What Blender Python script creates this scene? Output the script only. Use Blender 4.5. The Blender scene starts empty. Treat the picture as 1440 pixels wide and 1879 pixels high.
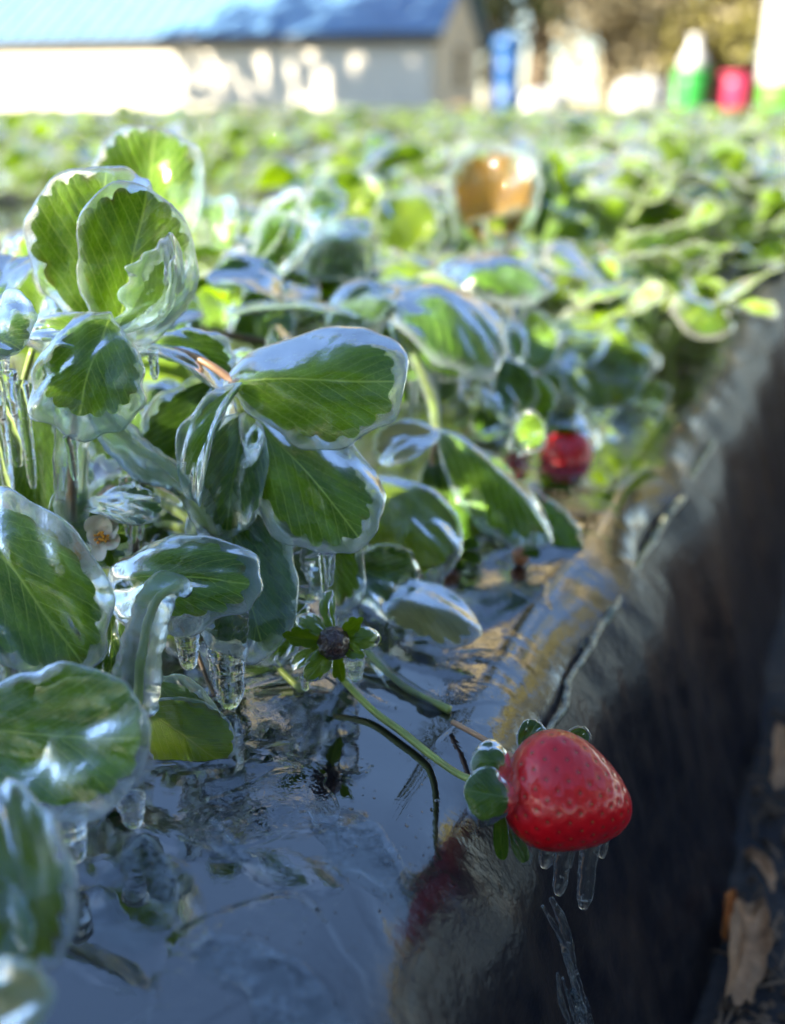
import bpy, math, random
import numpy as np
from mathutils import Vector, Matrix, noise as mnoise

sc = bpy.context.scene
C = sc.collection
R = math.radians
rng = random.Random(7)

# ------------------------------------------------------------------ camera
W0, H0 = 1440.0, 1879.0
FPX = (H0 / 2) / math.tan(R(25))
PITCH = math.atan((H0 / 2 - 195) / FPX)
CAMZ = 0.22
cp, sp = math.cos(PITCH), math.sin(PITCH)
CR = np.array([1.0, 0, 0]); CU = np.array([0, sp, cp]); CF = np.array([0, cp, -sp])
cam_d = bpy.data.cameras.new('camera')
cam = bpy.data.objects.new('camera', cam_d); C.objects.link(cam); sc.camera = cam
cam.location = (0, 0, CAMZ); cam.rotation_euler = (math.pi / 2 - PITCH, 0, 0)
cam_d.sensor_fit = 'VERTICAL'; cam_d.sensor_height = 36; cam_d.lens = 18 / math.tan(R(25))
cam_d.clip_start = 0.01; cam_d.clip_end = 2000
cam_d.dof.use_dof = True; cam_d.dof.focus_distance = 0.382; cam_d.dof.aperture_fstop = 5.4
# ------------------------------------------------------------------ world, sun, exposure
SUN = Vector((-0.80, -0.38, 0.46)).normalized()
world = bpy.data.worlds.new('World'); sc.world = world; world.use_nodes = True
wn = world.node_tree; wn.nodes.clear()
wo = wn.nodes.new('ShaderNodeOutputWorld'); wb = wn.nodes.new('ShaderNodeBackground')
sk = wn.nodes.new('ShaderNodeTexSky'); sk.sky_type = 'NISHITA'; sk.sun_disc = False
sk.sun_elevation = math.asin(SUN.z); sk.sun_rotation = math.atan2(SUN.x, SUN.y)
sk.air_density = 1.0; sk.dust_density = 0.2; sk.ozone_density = 3.0
wb.inputs[1].default_value = 0.07
hs = wn.nodes.new('ShaderNodeHueSaturation'); hs.inputs['Saturation'].default_value = .98
wn.links.new(sk.outputs[0], hs.inputs['Color']); wn.links.new(hs.outputs[0], wb.inputs[0]); wn.links.new(wb.outputs[0], wo.inputs[0])
sl = bpy.data.lights.new('sun', 'SUN'); sl.energy = 5.0; sl.angle = R(0.5); sl.color = (1, .90, .72)
so = bpy.data.objects.new('sun', sl); C.objects.link(so)
so.rotation_euler = (-SUN).to_track_quat('-Z', 'Y').to_euler()
vs = sc.view_settings
vs.view_transform = 'Standard'; vs.look = 'None'; vs.gamma = 1; vs.use_curve_mapping = False
vs.exposure = 2.4
cy = sc.cycles
cy.max_bounces = 14; cy.transmission_bounces = 12; cy.transparent_max_bounces = 16
cy.glossy_bounces = 4; cy.diffuse_bounces = 3
cy.caustics_refractive = True; cy.caustics_reflective = False
cy.sample_clamp_indirect = 4.0; cy.sample_clamp_direct = 0; cy.blur_glossy = 0.5
cy.use_denoising = True

DS = 1.0      # brings a whole plant nearer
def W(px, py, d):
    """point seen at photo position px,py, at depth d metres"""
    d = d * DS
    return np.array([0, 0, CAMZ]) + d * (CF + CR * (px - W0 / 2) / FPX + CU * (H0 / 2 - py) / FPX)
def G(px, py, z=0.0):
    """point of the height z seen at px,py"""
    r = CF + CR * (px - W0 / 2) / FPX + CU * (H0 / 2 - py) / FPX
    return np.array([0, 0, CAMZ]) + r * ((z - CAMZ) / r[2])
def camv(n):
    v = CR * n[0] + CU * n[1] - CF * n[2]
    return v / np.linalg.norm(v)
def unit(v): return v / max(1e-9, np.linalg.norm(v))

# ------------------------------------------------------------------ bookkeeping
def tag(o, label=None, cat=None, group=None, kind=None):
    if label: o['label'] = label
    if cat: o['category'] = cat
    if group: o['group'] = group
    if kind: o['kind'] = kind
    return o
def thing(name, loc, label, cat, group=None):
    o = bpy.data.objects.new(name, None); C.objects.link(o); o.location = tuple(loc)
    o.empty_display_size = .02
    return tag(o, label, cat, group)
def root_of(p):
    while p.parent: p = p.parent
    return p
def mesh_obj(name, V, F, mat, parent=None, smooth=True, uv=None, rad=None, world=True, color=None, uvs_per_vert=True):
    V = np.asarray(V, float)
    if parent is not None and world:
        V = V - np.array(root_of(parent).location)
    me = bpy.data.meshes.new(name); me.from_pydata(V.tolist(), [], F)
    if smooth: me.polygons.foreach_set('use_smooth', [True] * len(me.polygons))
    if uv is not None:
        l = me.uv_layers.new(name='uv'); idx = np.zeros(len(me.loops), int); me.loops.foreach_get('vertex_index', idx)
        l.data.foreach_set('uv', np.asarray(uv, float)[idx].ravel())
    if rad is not None:
        a = me.attributes.new('rad', 'FLOAT', 'POINT'); a.data.foreach_set('value', np.asarray(rad, float))
    for m in (mat if isinstance(mat, (list, tuple)) else [mat]): me.materials.append(m)
    me.update()
    o = bpy.data.objects.new(name, me); C.objects.link(o)
    if parent is not None: o.parent = parent
    if color: o.color = color
    return o
def inst(name, me, parent, mw=None, color=None):
    o = bpy.data.objects.new(name, me); C.objects.link(o); o.parent = parent
    if mw is not None: o.matrix_basis = mw
    if color: o.color = color
    return o

# ------------------------------------------------------------------ node helper and materials
class M:
    def __init__(s, name):
        s.m = bpy.data.materials.new(name); s.m.use_nodes = True; s.t = s.m.node_tree; s.t.nodes.clear()
        s.out = s.n('OutputMaterial')
    def n(s, typ, **kw):
        nd = s.t.nodes.new('ShaderNode' + typ)
        for k, v in kw.items():
            if k.startswith('i_'):
                key = k[2:].replace('_', ' ')
                nd.inputs[key].default_value = v
            else: setattr(nd, k, v)
        return nd
    def l(s, a, b): s.t.links.new(a, b)
    def put(s, v, sock):
        if hasattr(v, 'is_output'): s.l(v, sock)
        else: sock.default_value = v
    def math(s, op, a, b=0.0, c=None, clamp=False):
        nd = s.n('Math', operation=op, use_clamp=clamp); s.put(a, nd.inputs[0]); s.put(b, nd.inputs[1])
        if c is not None: s.put(c, nd.inputs[2])
        return nd.outputs[0]
    def ramp(s, v, a, b):
        nd = s.n('MapRange', interpolation_type='SMOOTHSTEP'); s.put(v, nd.inputs[0])
        nd.inputs[1].default_value = a; nd.inputs[2].default_value = b
        return nd.outputs[0]
    def noise(s, vec, scale, detail=3, rough=.55, dist=0.0, w=None):
        nd = s.n('TexNoise')
        if w is not None: nd.noise_dimensions = '4D'; s.put(w, nd.inputs['W'])
        nd.inputs['Scale'].default_value = scale; nd.inputs['Detail'].default_value = detail
        nd.inputs['Roughness'].default_value = rough; nd.inputs['Distortion'].default_value = dist
        if vec is not None: s.l(vec, nd.inputs['Vector'])
        return nd.outputs[0]
    def mixc(s, f, a, b):
        nd = s.n('Mix', data_type='RGBA'); s.put(f, nd.inputs[0])
        s.put(a if hasattr(a, 'is_output') else (*a, 1), nd.inputs[6]); s.put(b if hasattr(b, 'is_output') else (*b, 1), nd.inputs[7])
        return nd.outputs[2]
    def mixs(s, f, a, b):
        nd = s.n('MixShader'); s.put(f, nd.inputs[0]); s.l(a, nd.inputs[1]); s.l(b, nd.inputs[2]); return nd.outputs[0]
    def bump(s, h, dist, strength=1.0, normal=None):
        nd = s.n('Bump'); nd.inputs['Strength'].default_value = strength; nd.inputs['Distance'].default_value = dist
        s.l(h, nd.inputs['Height'])
        if normal is not None: s.l(normal, nd.inputs['Normal'])
        return nd.outputs[0]
    def pos(s): return s.n('NewGeometry').outputs['Position']
    def obj(s): return s.n('TexCoord').outputs['Object']
    def done(s, sh): s.l(sh, s.out.inputs[0]); return s.m
def principled(m, **kw):
    b = m.n('BsdfPrincipled')
    for k, v in kw.items():
        key = k.replace('_', ' ')
        m.put((*v, 1) if isinstance(v, tuple) and len(v) == 3 and key in ('Base Color',) else v, b.inputs[key])
    return b.outputs[0]
def simple(name, col, rough=.5, var=.25, scale=20, bump=0.0, **kw):
    m = M(name); nz = m.noise(m.obj(), scale, 4)
    c = m.mixc(m.ramp(nz, .3, .7), tuple(x * (1 - var) for x in col), tuple(min(1, x * (1 + var)) for x in col))
    args = dict(Base_Color=c, Roughness=rough, **kw)
    if bump: args['Normal'] = m.bump(m.noise(m.obj(), scale * 3, 4), bump)
    return m.done(principled(m, **args))

def leaf_mat(name, dark, light, vein, under, transl=.3, wet=.35, red=0.0, far=False):
    m = M(name)
    uvn = m.n('UVMap'); uvn.uv_map = 'uv'
    sep = m.n('SeparateXYZ'); m.l(uvn.outputs[0], sep.inputs[0])
    x, y = sep.outputs[0], sep.outputs[1]
    ax = m.math('ABSOLUTE', x)
    oi = m.n('ObjectInfo')
    nz = m.noise(uvn.outputs[0], 3.0, 4, w=m.math('MULTIPLY', oi.outputs['Random'], 50.0))
    col = m.mixc(m.ramp(nz, .3, .72), dark, light)
    col = m.mixc(m.math('MULTIPLY', oi.outputs['Random'], .35), col, light)
    geo = m.n('NewGeometry')
    if not far:
        # side veins leave the midrib at an angle and curve forward
        ph = m.math('SUBTRACT', y, m.math('MULTIPLY', m.math('POWER', ax, 1.0), .62))
        wob = m.math('MULTIPLY', m.math('SUBTRACT', m.noise(uvn.outputs[0], 4, 2), .5), .05)
        ph = m.math('ADD', ph, wob)
        fr = m.math('ABSOLUTE', m.math('SUBTRACT', m.math('FRACT', m.math('MULTIPLY', ph, 8.5)), .5))
        side = m.math('SUBTRACT', 1.0, m.ramp(fr, .01, .075))
        mid = m.math('SUBTRACT', 1.0, m.ramp(ax, .008, .03))
        vo = m.n('TexVoronoi', feature='DISTANCE_TO_EDGE'); vo.inputs['Scale'].default_value = 19; m.l(uvn.outputs[0], vo.inputs['Vector'])
        ret = m.math('SUBTRACT', 1.0, m.ramp(vo.outputs[0], .0, .09))
        v = m.math('MAXIMUM', m.math('MAXIMUM', m.math('MULTIPLY', side, .75), m.math('MULTIPLY', mid, .9)), m.math('MULTIPLY', ret, .26))
        col = m.mixc(v, col, vein)
        if red:
            at = m.n('Attribute', attribute_name='rad')
            rm = m.math('MULTIPLY', m.ramp(at.outputs['Fac'], .86, 1.0), m.ramp(m.noise(uvn.outputs[0], 2.2, 2, w=m.math('MULTIPLY', oi.outputs['Random'], 90.0)), .5, .62))
            col = m.mixc(m.math('MULTIPLY', rm, red), col, (.10, .012, .006))
        h = m.math('ADD', m.math('MULTIPLY', v, -.6), m.math('MULTIPLY', m.noise(uvn.outputs[0], 30, 3), .5))
        nrm = m.bump(h, .0012, .8)
    col = m.mixc(m.math('MULTIPLY', geo.outputs['Backfacing'], .45), col, under)
    kw = dict(Base_Color=col, Roughness=wet, IOR=1.2)
    if not far: kw['Normal'] = nrm
    p = principled(m, **kw)
    tr = m.n('BsdfTranslucent')
    tc = m.mixc(.5, col, light)
    hs = m.n('HueSaturation'); hs.inputs['Value'].default_value = 2.0; hs.inputs['Saturation'].default_value = 1.15; m.l(tc, hs.inputs['Color'])
    m.l(hs.outputs[0], tr.inputs[0])
    return m.done(m.mixs(transl, p, tr.outputs[0]))

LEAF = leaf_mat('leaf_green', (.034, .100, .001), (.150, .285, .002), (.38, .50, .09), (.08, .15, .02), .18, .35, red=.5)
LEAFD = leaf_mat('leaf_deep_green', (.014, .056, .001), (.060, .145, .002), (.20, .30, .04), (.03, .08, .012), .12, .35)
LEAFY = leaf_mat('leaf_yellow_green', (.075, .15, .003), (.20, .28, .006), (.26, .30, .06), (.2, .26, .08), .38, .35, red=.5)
LEAFP = leaf_mat('leaf_pale_dying', (.20, .19, .06), (.34, .33, .13), (.45, .42, .2), (.3, .3, .12), .4, .4)
LEAFB = leaf_mat('leaf_brown_dead', (.12, .05, .012), (.30, .16, .03), (.32, .2, .08), (.25, .14, .04), .4, .4)
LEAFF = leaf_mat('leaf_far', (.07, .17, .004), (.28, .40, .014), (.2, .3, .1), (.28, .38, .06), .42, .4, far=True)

def ice_mat(name, glassy=True):
    """clear ice with milky, bubbly patches; obj.color.r = share of milk, .g = frosting of the rim"""
    m = M(name)
    oi = m.n('ObjectInfo'); sep = m.n('SeparateColor'); m.l(oi.outputs['Color'], sep.inputs[0])
    milk, frost = sep.outputs[0], sep.outputs[1]
    oc = m.obj()
    wr = m.math('MULTIPLY', oi.outputs['Random'], 37.0)
    big = m.noise(oc, 26, 2, .5, .4, w=wr)
    thr = m.math('SUBTRACT', .68, m.math('MULTIPLY', milk, .30))
    patch = m.ramp(m.math('SUBTRACT', big, thr), 0.0, .035)
    fine = m.noise(oc, 420, 3, .7, w=wr)
    bub = m.ramp(fine, .60, .76)
    lw = m.n('LayerWeight'); lw.inputs[0].default_value = .45
    rim = m.ramp(lw.outputs['Facing'], .45, 1.0)
    at = m.n('Attribute', attribute_name='rad')
    edge = m.ramp(at.outputs['Fac'], .80, .98)
    pv = m.math('MULTIPLY', patch, m.math('ADD', .06, m.math('MULTIPLY', m.ramp(m.noise(oc, 55, 4, .65, .8, w=wr), .35, .7), .30)))
    f = m.math('ADD', pv, m.math('MULTIPLY', bub, .07))
    f = m.math('ADD', f, m.math('MULTIPLY', edge, m.math('MULTIPLY', frost, .22)))
    f = m.math('ADD', f, .015 if glassy else .05, clamp=True)
    n1 = m.bump(m.noise(oc, 90, 2, .5, w=wr), .0010, .4)
    n2 = m.bump(fine, .0005, .35, n1)
    d = m.n('BsdfDiffuse'); t = m.n('BsdfTranslucent')
    mc = m.mixc(patch, (.66, .76, .76) if glassy else (.80, .82, .72), (.40, .60, .50) if glassy else (.66, .76, .55))
    m.l(mc, d.inputs[0]); m.l(mc, t.inputs[0])
    milk_s = m.mixs(.5, d.outputs[0], t.outputs[0])
    gl = m.n('BsdfGlossy'); gl.inputs['Roughness'].default_value = .05; gl.inputs[0].default_value = (1, 1, 1, 1); m.l(n2, gl.inputs['Normal'])
    fr = m.n('Fresnel'); fr.inputs[0].default_value = 1.31 if glassy else 1.17; m.l(n2, fr.inputs['Normal'])
    tp = m.n('BsdfTransparent'); tp.inputs[0].default_value = (.93, .975, .97, 1)
    thin = m.mixs(fr.outputs[0], tp.outputs[0], gl.outputs[0])
    if glassy:
        g = m.n('BsdfGlass'); g.inputs['IOR'].default_value = 1.31; g.inputs['Roughness'].default_value = .0
        g.inputs[0].default_value = (.95, .985, .985, 1); m.l(n2, g.inputs['Normal'])
        base = m.mixs(.24, g.outputs[0], thin)
    else: base = thin
    milkg = m.mixs(.08, milk_s, gl.outputs[0])
    return m.done(m.mixs(f, base, milkg))
ICE = ice_mat('ice_coating', True)
ICET = ice_mat('ice_coating_far', False)

def clear_ice():
    m = M('icicle_ice'); oc = m.obj()
    fine = m.noise(oc, 500, 3, .7)
    n = m.bump(m.noise(oc, 160, 2), .0012, .6)
    g = m.n('BsdfGlass'); g.inputs['IOR'].default_value = 1.31; g.inputs[0].default_value = (.97, .99, 1, 1); m.l(n, g.inputs['Normal'])
    d = m.n('BsdfDiffuse'); d.inputs[0].default_value = (.82, .88, .90, 1)
    t = m.n('BsdfTranslucent'); t.inputs[0].default_value = (.75, .82, .86, 1)
    lw = m.n('LayerWeight'); lw.inputs[0].default_value = .5
    rim = m.ramp(lw.outputs['Facing'], .65, .98)  # grazing edges whitened to imitate the bright refracted outline
    f = m.math('ADD', m.math('MULTIPLY', m.ramp(fine, .57, .72), .45), m.math('ADD', .02, m.math('MULTIPLY', rim, .45)))
    return m.done(m.mixs(f, g.outputs[0], m.mixs(.5, d.outputs[0], t.outputs[0])))
ICICLE = clear_ice()

STEM = simple('stem_green', (.22, .30, .05), .35, .3, 60, .0005, Coat_Weight=.8, Coat_Roughness=.08)
STEMB = simple('stem_brown', (.10, .055, .018), .35, .4, 60, .0005, Coat_Weight=.8, Coat_Roughness=.08)
STEMR = simple('stem_rosy', (.36, .20, .10), .35, .3, 60, .0004, Coat_Weight=.8, Coat_Roughness=.08)

# ------------------------------------------------------------------ generic shapes
def catmull(P, k):
    P = np.asarray(P, float); n = len(P); out = []
    for i in range(n - 1):
        p0, p1, p2, p3 = P[max(i - 1, 0)], P[i], P[i + 1], P[min(i + 2, n - 1)]
        for j in range(k):
            t = j / k
            out.append(.5 * ((2 * p1) + (-p0 + p2) * t + (2 * p0 - 5 * p1 + 4 * p2 - p3) * t * t + (-p0 + 3 * p1 - 3 * p2 + p3) * t ** 3))
    out.append(P[-1]); return np.array(out)
def tube_geo(P, rad, k=6, seg=12, wob=0.0, flat=1.0, seed=0, up=None):
    P4 = catmull(np.column_stack([np.asarray(P, float), np.asarray(rad, float)]), k)
    Q, r = P4[:, :3], P4[:, 3]
    n = len(Q); V = []; F = []
    T = np.gradient(Q, axis=0); a = None
    rs = np.random.RandomState(seed)
    ph = rs.rand(4) * 6.28
    for i in range(n):
        t = unit(T[i])
        if a is None:
            ref = np.array(up if up is not None else ((0, 0, 1.) if abs(t[2]) < .9 else (1., 0, 0)))
            a = unit(np.cross(t, ref))
        a = unit(a - t * np.dot(a, t)); b = np.cross(t, a)
        for j in range(seg):
            th = 2 * math.pi * j / seg
            rr = r[i] * (1 + wob * (math.sin(i * .9 + ph[0] + 2 * th) * .5 + math.sin(i * .37 + ph[1] - th) * .5 + .4 * math.sin(i * 2.1 + ph[2])))
            V.append(Q[i] + a * math.cos(th) * rr + b * math.sin(th) * rr * flat)
    for i in range(n - 1):
        for j in range(seg):
            j2 = (j + 1) % seg
            F.append((i * seg + j, i * seg + j2, (i + 1) * seg + j2, (i + 1) * seg + j))
    c0 = len(V); V.append(Q[0] - unit(T[0]) * r[0] * .3); c1 = len(V); V.append(Q[-1] + unit(T[-1]) * r[-1] * .4)
    for j in range(seg):
        j2 = (j + 1) % seg
        F.append((c0, j2, j)); F.append((c1, (n - 1) * seg + j, (n - 1) * seg + j2))
    return np.array(V), F
def tube(name, P, rad, mat, parent, world=True, color=None, **kw):
    V, F = tube_geo(P, rad, **kw)
    return mesh_obj(name, V, F, mat, parent, world=world, color=color)
def icicle(p, length, r0, r1, parent, lean=(0, 0), seed=0, name='icicle', bulb=True):
    p = np.array(p, float); n = 8; P = []; rad = []
    for i in range(n + 1):
        t = i / n
        P.append(p + np.array([lean[0] * t, lean[1] * t, -length * t]))
        rr = r0 * (1 - t) ** 1.3 + r1 * (1 - (1 - t) ** 1.3)
        if bulb and t > .99: rr *= .55
        elif bulb and t > .85: rr *= .95
        rad.append(rr)
    V, F = tube_geo(P, rad, k=4, seg=16, wob=.07, seed=seed)
    return mesh_obj(name, V, F, ICICLE, parent)

# ------------------------------------------------------------------ leaves and their ice
def outline(n, teeth, amp, wide=.60, seed=0):
    """closed outline of a leaflet in (x in -1..1 half widths, y in 0..1 length)"""
    rs = np.random.RandomState(seed)
    ph = np.linspace(0, 2 * np.pi, n, endpoint=False)
    y = (1 - np.cos(ph)) / 2; s = np.sign(np.sin(ph) + 1e-12)
    a, b = wide * 1.15, (1 - wide) * 1.05
    w = np.maximum(y, 0) ** a * np.maximum(1 - y, 0) ** b
    w /= (wide / 1.0) ** a * (1 - wide) ** b * 1.02
    x = s * np.minimum(w, 1.05)
    pts = np.column_stack([x, y])
    if teeth:
        tt = teeth * (ph / (2 * np.pi))
        sc_ = np.abs(np.sin(np.pi * tt)) ** .55
        k = np.floor(tt).astype(int) % 64
        sc_ = sc_ * (0.75 + .5 * rs.rand(64)[k])
        m = np.clip((y - .16) / .25, 0, 1)
        c = np.array([0, .52]); pts = c + (pts - c) * (1 + (amp * .62 * (sc_ - .9) * m))[:, None]
    return pts
class Leaf:
    """a bent leaf surface: spine from base through a raised control point to the tip, folded along the midrib"""
    def __init__(s, base, tip, hw, nrm, bend=.15, fold=.25, cup=.15, twist=0.0, wav=.03, seed=0):
        s.b, s.t = np.array(base, float), np.array(tip, float)
        s.L = np.linalg.norm(s.t - s.b); s.hw = hw
        e = unit(s.t - s.b); n = np.array(nrm, float); n = unit(n - e * np.dot(n, e))
        s.e, s.n = e, n; s.x = np.cross(e, n)
        s.c = (s.b + s.t) / 2 + n * bend * s.L * 2
        s.fold, s.cup, s.twist, s.wav = fold, cup, twist, wav
        s.rs = np.random.RandomState(seed); s.ph = s.rs.rand(6) * 6.28
    def at(s, q, pleat=1.0):
        x, y = q[:, 0], q[:, 1]
        P = ((1 - y) ** 2)[:, None] * s.b + (2 * y * (1 - y))[:, None] * s.c + (y ** 2)[:, None] * s.t
        T = 2 * ((1 - y)[:, None] * (s.c - s.b) + y[:, None] * (s.t - s.c))
        T /= np.linalg.norm(T, axis=1)[:, None]
        N = np.cross(s.x, T); N /= np.linalg.norm(N, axis=1)[:, None]
        N = np.where((N @ s.n)[:, None] < 0, -N, N)
        X = np.tile(s.x, (len(x), 1))
        tw = s.twist * (y - .3)
        X, N = X * np.cos(tw)[:, None] + N * np.sin(tw)[:, None], N * np.cos(tw)[:, None] - X * np.sin(tw)[:, None]
        ax = np.sqrt(x * x + .01) - .1
        f = s.fold
        lat = np.sign(x) * np.abs(x) * math.cos(f)
        h = ax * math.sin(f) + s.cup * x * x
        h = h + s.wav * (np.sin(x * 3 + y * 5 + s.ph[0]) + .6 * np.sin(-x * 5 + y * 9 + s.ph[1]) + .5 * np.sin(x * 9 + y * 4 + s.ph[2]) * np.abs(x))
        # pleats between the side veins
        h = h + .018 * pleat * np.cos((y - np.abs(x) * .62) * 8.5 * 2 * np.pi) * np.clip(np.abs(x) * 3, 0, 1)
        return P + X * (lat * s.hw)[:, None] + N * (h * s.hw)[:, None]
def polar(pts, rings, c=(0, .52)):
    c = np.array(c); n = len(pts); Q = [c[None, :]]; r = [np.zeros(1)]
    for k in range(1, rings + 1):
        f = k / rings; Q.append(c + (pts - c) * f); r.append(np.full(n, f))
    F = []
    for j in range(n): F.append((0, 1 + j, 1 + (j + 1) % n))
    for k in range(rings - 1):
        a, b = 1 + k * n, 1 + (k + 1) * n
        for j in range(n):
            j2 = (j + 1) % n; F.append((a + j, b + j, b + j2, a + j2))
    return np.vstack(Q), np.concatenate(r), F
def leaf_geo(lf, n=100, rings=9, teeth=19, amp=.20, seed=0):
    pts = outline(n, teeth, amp, seed=seed); Q, r, F = polar(pts, rings)
    V = lf.at(Q); return V, F, Q, r
def ice_geo(lf, margin, thick, n=72, rings=10, sag=1.0, seed=0, top=1.0):
    rs = np.random.RandomState(seed + 5)
    pts = outline(n, 0, 0); c = np.array([0, .52])
    d3 = (pts - c) * np.array([lf.hw, lf.L]); ln = np.linalg.norm(d3, axis=1) + 1e-9
    ph = np.linspace(0, 2 * np.pi, n, endpoint=False); a = rs.rand(5) * 6.28
    u = d3 / ln[:, None]; wdir = u[:, :1] * lf.x + u[:, 1:] * lf.e
    dn = np.clip(-wdir[:, 2], 0, 1)
    mg = margin * (.95 + .65 * np.cos(ph - a[4]) + .7 * np.array([mnoise.noise(Vector((math.cos(q) * 3.2, math.sin(q) * 3.2, seed * 1.7))) for q in ph]) + .28 * np.sin(2 * ph + a[0]) + .2 * np.sin(3 * ph + a[1]) + .12 * np.sin(7 * ph + a[2]) + sag * dn * (.6 + .5 * np.sin(5 * ph + a[3]) ** 2))
    mg = np.maximum(mg, margin * .12)
    pts = c + (pts - c) * (1 + mg / ln)[:, None]
    # denser rings towards the rounded rim
    Q = [c[None, :]]; r = [np.zeros(1)]
    fr = 1 - (1 - np.linspace(0, 1, rings + 1)[1:]) ** 1.8
    for f in fr: Q.append(c + (pts - c) * f); r.append(np.full(n, f))
    Q = np.vstack(Q); r = np.concatenate(r)
    P = lf.at(Q, 0); e = 1e-3
    Tx = lf.at(Q + [e, 0], 0) - lf.at(Q - [e, 0], 0); Ty = lf.at(Q + [0, e], 0) - lf.at(Q - [0, e], 0)
    N = np.cross(Tx, Ty); N /= (np.linalg.norm(N, axis=1)[:, None] + 1e-12)
    N = np.where((N @ lf.n)[:, None] < 0, -N, N)
    hh = thick * np.sqrt(np.clip(1 - r ** 4, 0, 1))
    xs, ys = Q[:, 0], Q[:, 1]
    lump = 1 + .30 * np.sin(xs * 4 + ys * 6 + a[4]) + .22 * np.sin(xs * 7 - ys * 11 + a[1]) + .15 * np.sin(xs * 13 + ys * 3 + a[2])
    l3 = .5 * np.array([mnoise.fractal(Vector(p * 95 + seed), 1.0, 2.0, 2) for p in P]); lump = np.clip(lump + .75 * l3, .25, 2.2)
    l4 = .5 * np.array([mnoise.fractal(Vector(p * 95 + seed + 31), 1.0, 2.0, 2) for p in P])
    up = P + N * (hh * top * lump)[:, None]; lo = P - N * (hh * np.clip(lump * .7 + .6 * l4, .2, 2))[:, None]
    m = len(Q); nr = m - n  # rim ring is shared
    V = np.vstack([up, lo[:nr]]); F = []
    def idx(i, low): return i if (not low or i >= nr) else m + i
    for low in (False, True):
        for j in range(n):
            f = (idx(0, low), idx(1 + j, low), idx(1 + (j + 1) % n, low)); F.append(f if low else f[::-1])
        for k in range(rings - 1):
            A, B = 1 + k * n, 1 + (k + 1) * n
            for j in range(n):
                j2 = (j + 1) % n; f = (idx(A + j, low), idx(B + j, low), idx(B + j2, low), idx(A + j2, low)); F.append(f if low else f[::-1])
    return V, F, np.vstack([Q, Q[:nr]]), np.concatenate([r, r[:nr]])
lseed = [0]
def leaf(parent, base, tip, hwpx, n=(0, .2, 1), mat=None, bend=.08, fold=.2, cup=.1, twist=0.0, margin=5, thick=2.2, milk=.3, frost=.5, ice=True, teeth=19, amp=.24, wav=.045, sag=1.2, drips=0, top=1.0, label=None, icemat=None):
    """base, tip = (px, py, depth); hwpx = half width in photo pixels"""
    lseed[0] += 1; sd = lseed[0]
    d = (base[2] + tip[2]) / 2 * DS
    lf = Leaf(W(*base), W(*tip), hwpx / FPX * d, camv(n), bend, fold, cup, twist, wav, sd)
    V, F, Q, r = leaf_geo(lf, seed=sd, teeth=teeth, amp=amp)
    # keep the leaf's upper face on the side of the normal
    o = mesh_obj('leaf', V, F, mat or LEAF, parent, uv=Q, rad=r)
    if label: o['label'] = label
    if ice:
        V, F, Q2, r2 = ice_geo(lf, margin * .00066, thick * .00080, n=90, rings=12, seed=sd, sag=sag, top=top)
        mesh_obj('ice_coating', V, F, icemat or ICE, o, rad=r2, color=(milk, frost, rng.random(), 1))
        rs = np.random.RandomState(sd)
        low = V[np.argsort(V[:, 2])[:14]]
        for k in range(drips):
            p = low[rs.randint(len(low))] + [0, 0, .001]
            icicle(p, .006 + .012 * rs.rand(), .0026, .0014, o, seed=sd + k)
    return o
def blobby(name, P, rad, mat, parent, flat=.5, color=None, seed=0, up=None, seg=20, wob=.1):
    V, F = tube_geo(P, rad, k=7, seg=seg, wob=wob, flat=flat, seed=seed, up=up)
    return mesh_obj(name, V, F, mat, parent, color=color)

# ------------------------------------------------------------------ ground, bed and aisle
AZ = math.atan2(1600 - W0 / 2, FPX * cp + (H0 / 2 - 195) * sp)
BD = np.array([math.sin(AZ), math.cos(AZ), 0]); BR = np.array([math.cos(AZ), -math.sin(AZ), 0])
def BV(p): return float(np.dot(p, BR))
v_top = BV(G(735, 1800)); v_foot = BV(G(1300, 1879, -.20))
HB = .20; BEDW = .66
def bed_profile(v, vt, vf, w):
    """height of the bed cross-section at lateral v (vt right shoulder, vf right foot)"""
    s = vf - vt; c = vt - w / 2; a = abs(v - c); half = w / 2
    if a <= half - .03: return .004 * (1 - (a / half) ** 2) * 3 - .0
    if a < half + .02:
        t = (a - (half - .03)) / .05; return .0025 - .030 * t * t - .005 * t
    t = (a - half - .02) / (s - .02); return max(-.0325 - (HB - .0325) * t, -HB)
def fbm(x, y, z=0.0): return mnoise.fractal(Vector((x, y, z)), 1.0, 2.0, 4)
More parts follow.
